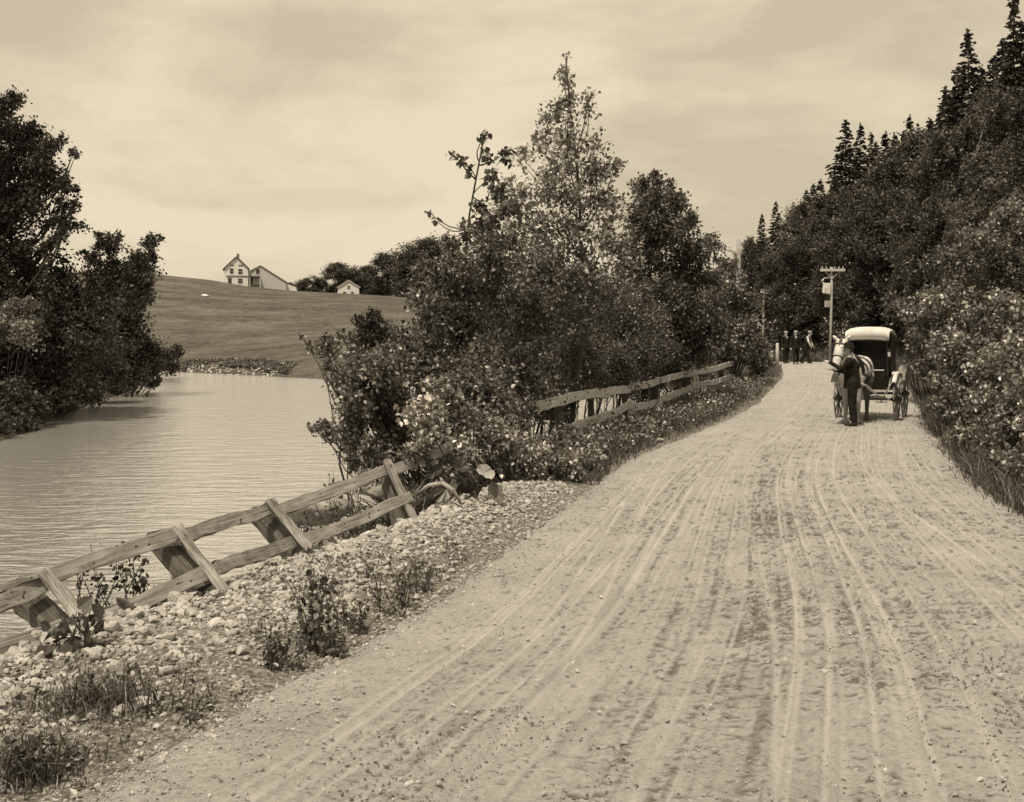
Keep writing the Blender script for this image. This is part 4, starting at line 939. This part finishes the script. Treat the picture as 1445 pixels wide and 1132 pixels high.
def big_house():
    Y = 243; p = P(345, 403, Y); zb = hz(p[0], Y) - .25
    h = thing('farmhouse', (p[0], Y, zb), 'large white gabled farmhouse with grey saltbox wing on the meadow crest', 'house')
    k = Y/F
    W0, W1 = -(345-318)*k, (350-345)*k; e0 = 27*k + .25; pk = 43.5*k + .2; xm = (W0+W1)/2
    mb = MB(); mb.prism([(W0, 0), (W1, 0), (W1, e0-.3), (xm, pk-.35), (W0, e0-.3)], 0, 8.5); part('wall', mb, M['white_paint'], h, False)
    mb = MB(); gable_roof(mb, W0, W1, xm, e0-.3, e0-.3, pk-.35, 0, 8.5, .18, .35); rf = part('roof', mb, M['dark_trim'], h, False)
    mb = MB(); mb.box((xm+.05, 1.2, pk-.6), (xm+.65, 1.8, pk+.45)); part('chimney', mb, M['shingle'], rf, False)
    for (x0, x1, z0, z1) in [(-3.15,-2.35,3.0,4.1), (-1.35,-.4,2.9,4.0), (-1.4,-.4,.85,1.9)]: window('w', x0, x1, z0, z1, 0, h)
    mb = MB(); mb.box((-3.55, -.06, .3), (-2.75, .03, 2.1)); d = part('door', mb, M['dark_trim'], h, False)
    mb = MB(); mb.box((-2.9, -.1, 1.1), (-2.84, -.06, 1.2)); part('handle', mb, M['canvas'], d, False)
    mb = MB(); mb.box((-3.9, -.14, 2.35), (W1-.1, 0.0, 2.52)); part('belt_board', mb, M['dark_trim'], h, False)
    mb = MB(); mb.box((-3.1, -.1, 4.75), (-2.25, .0, 4.92)); mb.box((-1.35, -.1, 4.75), (-.35, .0, 4.92)); part('gable_board', mb, M['dark_trim'], h, False)
    # wing
    a, b_ = W1, (403-345)*k; xr = (367-345)*k; ez = 17*k; pz = 30*k+.35
    mb = MB(); mb.prism([(a, -.4), (b_, -.7), (b_, 1.3), (xr, pz-.2), (a, ez+.8)], 1.0, 9.5); part('wing_wall', mb, M['grey_board'], h, False)
    mb = MB(); gable_roof(mb, a+.15, b_, xr, ez+.8, 1.3, pz-.2, 1.0, 9.5, .14, .25); part('wing_roof', mb, M['shingle'], h, False)
    window('w', xr-.95, xr-.1, 3.0, 4.1, 1.0, h, False)
    mb = MB(); mb.box((a+.25, -.8, 2.3), (xr, 1.02, 2.45)); part('porch_roof', mb, M['dark_trim'], h, False)
    mb = MB(); mb.box((a+.2, .93, -.1), (a+1.0, 1.03, 2.2)); part('porch_door', mb, M['dark_trim'], h, False)
    mb = MB(); mb.box((a+.2, -.7, .1), (xr, -.6, .65)); part('porch_rail', mb, M['dark_trim'], h, False)
    for xx in (a+.3, xr-.15):
        mb = MB(); mb.box((xx, -.72, -.3), (xx+.12, -.6, 2.3)); part('porch_post', mb, M['white_paint'], h, False)
    mb = MB(); mb.prism([(b_, -.8), (b_+2.6, -.9), (b_+2.3, .25), (b_, 1.1)], 3, 8); part('lean_to', mb, M['white_paint'], h, False)
    mb = MB(); mb.prism([(W0-1.6, .1), (W0, .1), (W0, 1.0), (W0-1.5, .75)], 4, 7.5); part('lean_to', mb, M['white_paint'], h, False)
    h.rotation_euler = (0, 0, R(15))
big_house()
def small_house(px, py, Y, sc, label, wins):
    p = P(px, py, Y); zb = hz(p[0], Y)-.3; h = thing('small_house', (p[0], Y, zb), label, 'house'); W = 2.3*sc
    mb = MB(); mb.prism([(-W, 0), (W, 0), (W, 2.6*sc), (0, 4.0*sc), (-W, 2.6*sc)], 0, 5*sc); part('wall', mb, M['white_paint'], h, False)
    mb = MB(); gable_roof(mb, -W, W, 0, 2.6*sc, 2.6*sc, 4.0*sc, 0, 5*sc, .14, .3); part('roof', mb, M['canvas'], h, False)
    for (x0, x1, z0, z1) in wins: window('w', x0*sc, x1*sc, z0*sc, z1*sc, 0, h)
    h.rotation_euler = (0, 0, R(12))
small_house(492, 412, 262, 1.08, 'small white house among trees on the meadow crest', [(-1.2,-.6,.7,1.6), (.5,1.1,.7,1.6), (-.3,.3,2.2,2.9)])
small_house(585, 420, 258, .8, 'white cottage half hidden behind the right crest trees', [(-1.2,-.6,.7,1.6), (.5,1.1,.7,1.6)])

# ------------------------------------------------------------------ telegraph poles, marker post
def pole(px, py_top, Y, arm, off, label, box=False):
    x = (px-722.5)*Y/F; zb = hz(x, Y)-.3; zt = CAMZ-(py_top-470)*Y/F
    root = thing('telegraph_pole', (x, Y, zb), label, 'pole', 'telegraph poles')
    mb = MB(); mb.tube([(x-.12, Y, zb), (x-.05, Y, (zb+zt)/2), (x, Y, zt+.12)], [.09, .08, .065], 10); part('shaft', mb, M['pole'], root, smooth=True)
    mb = MB(); za = zt-.05; mb.box((x-arm*(.5-off), Y-.21, za-.09), (x+arm*(.5+off), Y-.1, za+.06)); bevel(part('crossarm', mb, M['rail_pale'], root), .01)
    for i in range(6):
        xx = x-arm*(.5-off) + arm*(i+.5)/6
        mb = MB(); mb.tube([(xx, Y-.155, za+.05), (xx, Y-.155, za+.11), (xx, Y-.155, za+.13), (xx, Y-.155, za+.2)], [.02, .02, .045, .03], 8); part('insulator', mb, M['ceramic'], root)
    for s in (-1, 1):
        mb = MB(); mb.tube([(x+s*.48, Y-.1, za-.08), (x, Y-.12, za-.5)], [.02, .02], 5); part('arm_brace', mb, M['pole'], root)
    if box:
        b0 = zt - 1.05
        mb = MB(); mb.prism([(x-.55, b0-.38), (x-.13, b0-.48), (x-.13, b0+.2), (x-.5, b0+.2)], Y-.2, Y+.2); bx = bevel(part('wire_box', mb, M['canvas'], root), .02)
        mb = MB(); mb.tube([(x-.5, Y, b0+.18), (x-.58, Y, b0+.35), (x-.48, Y, b0+.5), (x-.1, Y, b0+.55)], [.05, .06, .04, .03], 6); part('bracket', mb, M['canvas'], bx)
        mb = MB(); mb.box((x-.42, Y-.12, b0-1.25), (x-.14, Y+.12, b0-.85)); part('small_box', mb, M['pole'], root)
pole(1174, 380, 66.5, 1.5, 0, 'telegraph pole with cross-arm and pale box above the carriage', True)
pole(1078, 411, 81, .95, .2, 'shorter telegraph pole with cross-arm at the bend left of the walkers')
x = (1097-722.5)*57.5/F; mp_ = MB(); z = hz(x, 57.5); mp_.tube([(x, 57.5, z-.2), (x, 57.5, z+1.1), (x, 57.5, z+1.16)], [.09, .085, .05], 8)
tag(link('marker_post', mp_.mesh('marker_post', smooth=True), M['rail_pale']), 'short white post at the roadside left of the walkers', 'post')

# ------------------------------------------------------------------ carriage (local: front faces -Y)
def ring_pts(c, r, n=36):
    a = np.linspace(0, 2*np.pi, n, endpoint=False); return np.stack([np.full(n, c[0]), c[1]+r*np.cos(a), c[2]+r*np.sin(a)], 1)
def carriage():
    h = thing('carriage', (0, 0, 0), 'four-wheeled carriage with pale canvas roof standing at the right road edge', 'carriage')
    TR = .66
    def wheel(x, y, r):
        mb = MB(); a = np.linspace(0, 2*np.pi, 36, endpoint=False)
        mb.tube(ring_pts((x, y, r), r-.018), .019, 6, True); wl = part('wheel', mb, M['dust_rim'], h, False, True)
        hb = MB(); hb.tube([(x-.12, y, r), (x-.06, y, r), (x+.06, y, r), (x+.12, y, r)], [.035, .07, .07, .035], 10); part('hub', hb, M['paint_black'], wl, False, True)
        for i in range(12):
            t_ = 2*math.pi*(i+.3)/12; c_, s_ = math.cos(t_), math.sin(t_)
            mb = MB(); mb.tube([(x, y+c_*.05, r+s_*.05), (x, y+c_*(r-.03), r+s_*(r-.03))], [.018, .014], 6); part('spoke', mb, M['dust_rim'], wl, False, True)
    wheel(-TR, 0, .53); wheel(TR, 0, .53); wheel(-TR, 1.35, .6); wheel(TR, 1.35, .6)
    mb = MB(); mb.tube([(-TR, 0, .53), (TR, 0, .53)], [.032, .032], 8); part('axle', mb, M['dust_rim'], h, False, True)
    mb = MB(); mb.tube([(-TR, 1.35, .6), (TR, 1.35, .6)], [.032, .032], 8); part('axle', mb, M['paint_black'], h, False, True)
    for y in (0, 1.35):
        mb = MB(); mb.tube([(-.45, y, .72), (0, y, .64), (.45, y, .72)], [.025, .035, .025], 6); part('spring', mb, M['paint_black'], h, False)
    mb = MB(); mb.box((-.44, -.12, .72), (.44, 1.5, .82)); mb.box((-.42, .45, .822), (.42, 1.45, 1.02)); bevel(part('body', mb, M['paint_black'], h, False), .015)
    mb = MB(); mb.box((-.46, -.18, .70), (.46, -.122, .75)); part('front_sill', mb, M['rail_pale'], h, False)
    mb = MB(); mb.prism([(-.14, .80), (-.10, .80), (-.24, 1.20), (-.28, 1.20)], -.42, .42, 'x'); part('dashboard', mb, M['leather'], h, False)
    mb = MB(); mb.tube([(-.42, -.27, 1.21), (.42, -.27, 1.21)], [.016, .016], 6); part('dash_rail', mb, M['canvas'], h, False)
    mb = MB(); mb.box((-.42, .45, 1.022), (.42, .95, 1.15)); bevel(part('seat', mb, M['leather'], h, False), .04, 2)
    mb = MB(); mb.prism([(.97, 1.05), (1.05, 1.05), (1.14, 1.6), (1.06, 1.6)], -.42, .42, 'x'); part('backrest', mb, M['leather'], h, False)
    # roof: shallow arched slab with rounded dropped front edge
    n = 13; V = []; prof = [(-.06, 1.97), (-.10, 2.0), (-.10, 2.10), (-.05, 2.18), (.08, 2.21), (.5, 2.225), (.95, 2.20), (1.2, 2.12), (1.25, 1.98)]
    us = np.linspace(-1, 1, n)
    for (y, z) in prof:
        for u in us:
            e_ = abs(u)**6; V.append((u*.50, y + .06*e_*(1 if y < .5 else -1), z - .035*abs(u)**3 - .05*e_*(z > 2.1)))
    inner = [(x_*.97, y*.985+.01, z-.05) for (x_, y, z) in V]
    i = np.arange(len(prof)-1)[:, None]*n + np.arange(n-1)[None]; mb = MB()
    mb.add(V, np.stack([i, i+1, i+n+1, i+n], -1).reshape(-1, 4)); mb.add(inner, np.stack([i, i+n, i+n+1, i+1], -1).reshape(-1, 4))
    rim = list(range(n)) + [n*k+n-1 for k in range(1, len(prof))] + [n*(len(prof)-1)+k for k in range(n-2, -1, -1)] + [n*k for k in range(len(prof)-2, 0, -1)]
    tot = len(V); mb.f.append(np.array([[rim[q], rim[(q+1) % len(rim)], rim[(q+1) % len(rim)]+tot, rim[q]+tot] for q in range(len(rim))]))
    part('roof', mb, M['canvas'], h, False, True)
    mb = MB(); mb.box((-.465, -.03, 1.88), (.465, .0, 1.99)); part('roof_valance', mb, M['leather'], h, False)
    for (x_, y) in ((-.45, -.02), (.45, -.02), (-.45, .6), (.45, .6), (-.45, 1.2), (.45, 1.2)):
        mb = MB(); mb.tube([(x_, y + (.08 if y < 0 else 0), .82), (x_, y, 2.05)], [.02, .016], 6); part('roof_post', mb, M['rail_pale'] if (y < 0 and x_ < 0) else M['paint_black'], h, False)
    mb = MB(); mb.box((-.45, 1.21, .83), (.45, 1.235, 2.0)); part('rear_curtain', mb, M['leather'], h, False)
    mb = MB(); mb.box((-.475, .5, 1.0), (-.46, 1.2, 2.0)); mb.box((.46, .5, 1.0), (.475, 1.2, 2.0)); part('side_curtain', mb, M['leather'], h, False)
    # mudguards and the pale rug thrown over the front one
    for sx in (-1, 1):
        for (y, r, zc, mt) in ((1.35, .68, .6, 'dust_rim'), (0, .60, .53, 'paint_black')):
            a = np.linspace(R(55), R(150), 9) if y > 1 else np.linspace(R(60), R(140), 9)
            mb = MB(); V = []
            for q in a:
                for (dx, dr) in ((-.09, 0), (.09, 0), (.09, .02), (-.09, .02)): V.append((sx*TR+dx, y+(r+dr)*math.cos(q), zc+(r+dr)*math.sin(q)))
            i = np.arange(8)[:, None]*4 + np.arange(4)[None]; j = np.arange(8)[:, None]*4 + (np.arange(4)[None]+1) % 4
            mb.add(V, np.stack([i, i+4, j+4, j], -1).reshape(-1, 4)); mb.f.append(np.array([[0, 1, 2, 3], [35, 34, 33, 32]])); part('mudguard', mb, M[mt], h, False)
    mb = MB(); mb.tube([(.5, -.2, .8), (.36, -.35, .5)], [.015, .015], 5); mb.box((.26, -.45, .47), (.5, -.28, .49)); part('step', mb, M['dust_rim'], h, False)
    mb = MB(); mb.box((.47, -.12, 1.50), (.55, -.03, 1.66)); mb.prism([(.47, 1.662), (.55, 1.662), (.51, 1.73)], -.12, -.03); lp = part('side_lamp', mb, M['paint_black'], h, False)
    mb = MB(); mb.box((.482, -.13, 1.53), (.538, -.121, 1.63)); part('lens', mb, M['ceramic'], lp, False)
    for sx in (-1, 1):
        mb = MB(); mb.tube([(sx*.42-.0, -.05, .55), (sx*.40-.05, -.8, .66), (sx*.30-.08, -1.6, .92), (sx*.26-.1, -2.2, .98), (sx*.2-.1, -2.42, .98)], [.025, .028, .028, .024, .016], 7); part('shaft', mb, M['rail_pale'], h, False, True)
    mb = MB(); mb.tube([(-.45, -.25, .6), (.45, -.25, .6)], [.024, .024], 6); part('crossbar', mb, M['dust_rim'], h, False)
    h.location = (8.36, 25.85, float(ZRr(25.85))-.0); h.rotation_euler = (0, 0, R(-27)); return h
car = carriage()
# pale rug hanging over the front mudguard: a thing on the carriage
rs = np.random.RandomState(6); mb = MB(); V = []
nu, nv = 13, 17
for i in range(nv):
    q = R(58) + R(82)*i/(nv-1)
    for j in range(nu):
        u = -1+2*j/(nu-1); r = .665 + .02*math.sin(7*u+q*3) - .07*abs(u)**2.5; hang = max(0, abs(u)-.5)*.3 + .12*max(0, -u)*(i/(nv-1))
        V.append((.64 + u*.125, 0 + (r-.04)*math.cos(q), .53 + (r-.03)*math.sin(q) - hang + .02*rs.randn()*abs(u)))
i = np.arange(nv-1)[:, None]*nu + np.arange(nu-1)[None]; mb.add(V, np.stack([i, i+1, i+nu+1, i+nu], -1).reshape(-1, 4))
o = link('rug', mb.mesh('rug', smooth=True), M['canvas']); sm_ = o.modifiers.new('s', 'SOLIDIFY'); sm_.thickness = .012
o.location = car.location; o.rotation_euler = car.rotation_euler; tag(o, 'pale rug thrown over the right front wheel guard of the carriage', 'rug')

# ------------------------------------------------------------------ horse (local: faces -Y)
def horse():
    h = thing('horse', (0, 0, 0), 'pale grey harnessed horse facing the camera in front of the carriage', 'horse')
    b = MB()
    spine = [(0,.80,1.16),(0,.62,1.20),(0,.3,1.15),(0,-.05,1.12),(0,-.38,1.15),(0,-.56,1.14)]
    b.tube(spine, [.20,.30,.29,.30,.29,.22], 16)
    for p, r in zip(spine, [.22,.31,.29,.30,.29,.23]): b.ball(p, (r*.98, r, r*1.04), 16, 10)
    b.ball((0,-.30,1.30), (.13,.3,.18)); b.ball((.13,.62,1.2), (.19,.24,.3)); b.ball((-.13,.62,1.2), (.19,.24,.3))
    neck = [(0,-.50,1.22),(-.03,-.68,1.42),(-.08,-.82,1.62),(-.11,-.90,1.74)]
    b.limb(neck, [.22,.17,.13,.115], 14)
    head = [(-.13,-.90,1.78),(-.16,-1.02,1.66),(-.20,-1.15,1.44),(-.22,-1.21,1.29)]
    b.limb(head, [.135,.13,.095,.082], 14); b.ball((-.16,-.97,1.64), (.135,.13,.15)); b.ball((-.22,-1.21,1.28), (.085,.075,.07))
    for s in (-1, 1):
        b.limb([(-.14+s*.08,-.9,1.86),(-.14+s*.15,-.91,1.935),(-.14+s*.20,-.9,1.985)], [.04,.045,.014], 8)
        b.limb([(s*.15,-.45,1.05),(s*.15,-.47,.80),(s*.14,-.46,.53),(s*.14,-.45,.30),(s*.14,-.45,.14),(s*.14,-.49,.05)], [.14,.085,.062,.042,.045,.058], 10)
        b.limb([(s*.15,.62,1.05),(s*.16,.52,.78),(s*.15,.78,.55),(s*.15,.74,.30),(s*.15,.74,.14),(s*.15,.69,.05)], [.19,.13,.065,.048,.046,.058], 10)
    remeshed('body', b, .022, M['horse_body'], h, 3)
    m = MB()
    for i in range(26):
        k = i/25; p = np.array([0.02-.13*k,-.52-.36*k,1.42+.42*k]); rs_ = np.random.RandomState(i); m.tube([p+np.array([0, 0, .02]), p+np.array([.10, .02, -.06]), p+np.array([.13+rs_.rand()*.03, .03, -.22-.1*rs_.rand()])], [.022,.02,.006], 5)
    m.tube([(-.13,-.88,1.92),(-.15,-1.02,1.86),(-.17,-1.12,1.72)], [.03,.035,.008], 6); part('mane', m, M['horse_dark'], h, False)
    t_ = MB(); t_.limb([(0,.92,1.28),(0,1.05,1.12),(0,1.06,.8),(0,1.02,.5)], [.04,.06,.075,.03], 10); part('tail', t_, M['horse'], h, False, True)
    for s in (-1, 1):
        e = MB(); e.ball((-.16+s*.125,-1.0,1.68), .022, 8, 6); part('eye', e, M['leather'], h, False, True)
        bl = MB(); bl.box((-.165+s*.15-.006,-1.10,1.60), (-.165+s*.15+.006,-.95,1.75)); part('blinker', bl, M['leather'], h, False)
    for s in (-1, 1):
        for (y) in (-.49, .69):
            f = MB(); f.tube([(s*.145,y,.0),(s*.145,y+.02,.07)], [.068,.055], 10); part('hoof', f, M['horse_dark'], h, False, True)
    hr = MB(); a = np.linspace(0, 2*np.pi, 20, endpoint=False)
    hr.tube(np.stack([.25*np.cos(a), -.52-.10*np.sin(a), 1.22+.33*np.sin(a)], 1), .045, 7, True); part('collar', hr, M['leather'], h, False, True)
    g = MB(); g.tube(np.stack([.305*np.cos(a), np.full(20, -.12), 1.13+.325*np.sin(a)], 1), .022, 6, True); g.tube(np.stack([.315*np.cos(a), np.full(20, .42), 1.17+.325*np.sin(a)], 1), .018, 6, True); part('girth_strap', g, M['leather'], h, False, True)
    for s in (-1, 1):
        g = MB(); g.tube([(s*.26,-.5,1.12),(s*.325,-.1,1.06),(s*.335,.45,1.02),(s*.33,.9,.9)], [.018]*4, 6); part('trace_strap', g, M['leather'], h, False)
    br = MB()
    for (c_, r_) in (((-.195,-1.12,1.49), .112), ((-.145,-.955,1.73), .148)):
        d = unit(np.array([-.05,-.3,-.42])); u_ = unit(np.cross(d, [0, 0, 1.])); v_ = np.cross(d, u_)
        br.tube(np.array(c_) + r_*(np.cos(a)[:, None]*u_ + np.sin(a)[:, None]*v_), .012, 6, True)
    for s in (-1, 1): br.tube([(-.145+s*.145,-.96,1.72), (-.195+s*.112,-1.12,1.49)], [.012, .012], 5)
    part('bridle', br, M['leather'], h, False)
    h.location = (7.72, 24.72, float(ZRr(24.7))+.03); h.rotation_euler = (0, 0, R(-26)); return h
horse()

# ------------------------------------------------------------------ people (local: face -Y)
def hand(b, wrist, d, up, side):
    d = unit(np.array(d, float)); s = unit(np.cross(d, np.array(up, float))); n = np.cross(s, d); wr = np.asarray(wrist, float)
    b.ball(wr + d*.045, (.026, .026, .026), 8, 6); b.limb([wr, wr+d*.05, wr+d*.085], [.024, .03, .03], 8)
    for i, (o_, L) in enumerate(((-.027, .066), (-.009, .078), (.009, .074), (.027, .058))):
        p0 = wr + d*.085 + s*o_; p1 = p0 + d*L*.5 - n*.010; p2 = p1 + d*L*.28 - n*.022; b.limb([p0, p1, p2], [.0105, .0098, .0085], 7)
    p0 = wr + d*.03 - s*side*.026; b.limb([p0, p0 + d*.03 - s*side*.022 - n*.012, p0 + d*.058 - s*side*.024 - n*.022], [.013, .0115, .0095], 7)
def person(label, loc, yaw, arms, legs, voxel, hat='bowler', coat='cloth_black', lean=0, shirt=False, vest=False, group=None):
    h = thing('person', (0, 0, 0), label, 'person', group)
    l = lambda z: -lean*(max(0, z-.9)**1)        # forward lean
    b = MB(); HC = np.array([0, l(1.62)-.02, 1.625])
    b.ball(HC+[0, .012, .015], (.077, .098, .105), 14, 10); b.ball(HC+[0, -.03, -.055], (.058, .065, .065), 12, 8); b.limb([HC+[0, -.09, .012], HC+[0, -.115, -.025]], [.012, .016], 6)
    b.ball(HC+[0, -.088, -.062], (.026, .012, .008), 8, 5); b.ball(HC+[0, -.085, -.09], (.022, .02, .02), 8, 6); b.ball(HC+[0, -.083, .032], (.055, .018, .012), 8, 5)
    for s in (-1, 1): b.ball(HC+[s*.08, .012, -.012], (.012, .025, .034), 8, 6)
    b.limb([(0, l(1.42)+.01, 1.42), (0, l(1.55), 1.56)], [.06, .055], 12)
    tor = [(0, 0, .93), (0, l(1.1), 1.1), (0, l(1.3), 1.3), (0, l(1.43), 1.42)]
    b.tube(tor, [.14, .135, .155, .10], 14, flat=.72); b.ball((0, l(1.36), 1.36), (.19, .09, .09)); b.ball((0, 0, .93), (.155, .11, .1))
    J, T, SL = MB(), MB(), MB()
    J.tube([(0, .0, .80), (0, l(.95), .95), (0, l(1.1), 1.1), (0, l(1.3), 1.3), (0, l(1.42), 1.44)], [.19, .175, .165, .19, .10], 16, flat=.72); J.ball((0, l(1.37), 1.37), (.215, .105, .095)); J.ball((0, l(1.2), 1.2), (.17, .12, .2))
    for s, (sh, el, wr, hd) in zip((-1, 1), arms):
        sh = np.array(sh, float)+[0, l(sh[2]), 0]; el = np.array(el, float)+[0, l(el[2]), 0]; wr = np.array(wr, float)+[0, l(wr[2]), 0]
        b.limb([sh, el, wr], [.052, .042, .029], 10); hand(b, wr, hd, (0, 0, 1), s)
        (SL if vest else J).limb([sh, el, wr-unit(wr-el)*.01], [.074, .06, .046], 10)
    for (hp, kn, an, toe) in legs:
        b.limb([hp, kn, an], [.085, .056, .04], 10); b.limb([an, toe], [.04, .032], 8); T.limb([hp, kn, np.array(an)+[0, 0, .02]], [.108, .082, .068], 12)
    T.ball((0, .01, .95), (.175, .13, .12))
    remeshed('body', b, voxel, M['skin'], h, 1)
    remeshed('jacket', J, .018, M[coat], h, 2); remeshed('trousers', T, .018, M['cloth_black'], h, 2)
    if vest: remeshed('shirt_sleeves', SL, .018, M['shirt'], h, 2)
    for (hp, kn, an, toe) in legs:
        s_ = MB(); s_.limb([np.array(an)+[0, .02, -.03], np.array(toe)+[0, 0, .0]], [.058, .046], 10); V = s_.v
        for a in V: a[:, 2] = np.maximum(a[:, 2], 0.002)
        part('shoe', s_, M['leather'], h, False, True)
    for s in (-1, 1):
        e = MB(); e.ball(HC+[s*.033, -.083, .008], .011, 7, 5); part('eye', e, M['leather'], h, False, True)
    hr = MB(); hr.ball(HC+[0, .03, .02], (.083, .09, .105), 12, 8); remeshed('hair', hr, .012, M['horse_dark'], h, 1)
    if shirt:
        c = MB(); c.prism([(-.05, 1.46), (.05, 1.46), (0, 1.18)], l(1.3)-.142, l(1.3)-.132); part('shirt_front', c, M['shirt'], h, False)
    c = MB(); c.tube([(0, l(1.47)-.005, 1.465), (0, l(1.5)-.005, 1.505)], [.066, .062], 12); part('collar', c, M['shirt'], h, False, True)
    t_ = MB(); zt = HC[2]+.055; hc = HC+[0, .012, 0]; n = 18; a = np.linspace(0, 2*np.pi, n, endpoint=False)
    pr = [(.085, .0), (.15, -.006), (.155, .006), (.098, .014), (.096, .055), (.085, .095), (.05, .118), (.004, .122)] if hat == 'bowler' else [(.085, 0), (.118, .0), (.118, .012), (.092, .014), (.088, .065), (.07, .075), (.004, .075)]
    V = np.concatenate([np.stack([hc[0]+r*np.cos(a), hc[1]+r*1.1*np.sin(a), np.full(n, zt+z)], 1) for r, z in pr]); i = np.arange(len(pr)-1)[:, None]*n + np.arange(n)[None]; j = np.arange(len(pr)-1)[:, None]*n + (np.arange(n)[None]+1) % n
    t_.add(V, np.stack([i, j, j+n, i+n], -1).reshape(-1, 4)); part('hat', t_, M['cloth_black'] if hat == 'bowler' else M['straw'], h, False, True)
    h.location = loc; h.rotation_euler = (0, 0, yaw); return h
stand = [((-.09,0,.92),(-.10,-.01,.5),(-.10,.02,.09),(-.11,-.14,.045)), ((.09,0,.92),(.09,.0,.5),(.09,.03,.09),(.10,-.13,.045))]
walk = [((-.09,0,.92),(-.10,-.12,.52),(-.10,-.18,.10),(-.10,-.33,.05)), ((.09,0,.92),(.09,.06,.5),(.09,.28,.12),(.10,.16,.05))]
px_, Y_ = 1203, 23.5
m1 = person('man in black suit and bowler hat standing beside the horse holding its bridle', ((px_-722.5)*Y_/F, Y_, float(ZRr(Y_))+.055), R(-106),
  [((-.20,0,1.40),(-.25,-.12,1.14),(-.14,-.36,1.20),(.2,-1,.2)), ((.20,0,1.40),(.23,-.20,1.22),(.10,-.42,1.36),(-.2,-1,.3))], stand, .008, 'bowler', lean=.09, shirt=True)
WGp = 'people walking up the distant road'
hang = [((-.20,0,1.40),(-.25,.02,1.12),(-.24,-.06,.86),(0,-.2,-1)), ((.20,0,1.40),(.25,.02,1.12),(.24,-.06,.86),(0,-.2,-1))]
def far(px, Y, label, yaw, coat, legs, arms, lean=0.0, vest=False):
    x = (px-722.5)*Y/F; person(label, (x, Y, max(hz(x, Y)+.01, float(ZRr(Y))+.05)), yaw, arms, legs, .018, 'straw', coat, lean, True, vest, group=WGp)
far(1109, 60, 'leftmost distant walker in dark clothes and light hat', R(15), 'cloth_black', stand, hang)
far(1123, 58, 'middle distant walker in dark suit and light straw hat', R(-10), 'cloth_black', walk, hang)
far(1137, 59, 'rightmost distant walker with pale sleeves, bending forward', R(60), 'cloth_black', walk, [((-.20,0,1.40),(-.26,-.15,1.16),(-.2,-.3,.95),(0,-.6,-1)), ((.20,0,1.40),(.26,-.15,1.16),(.2,-.3,.95),(0,-.6,-1))], .3, True)
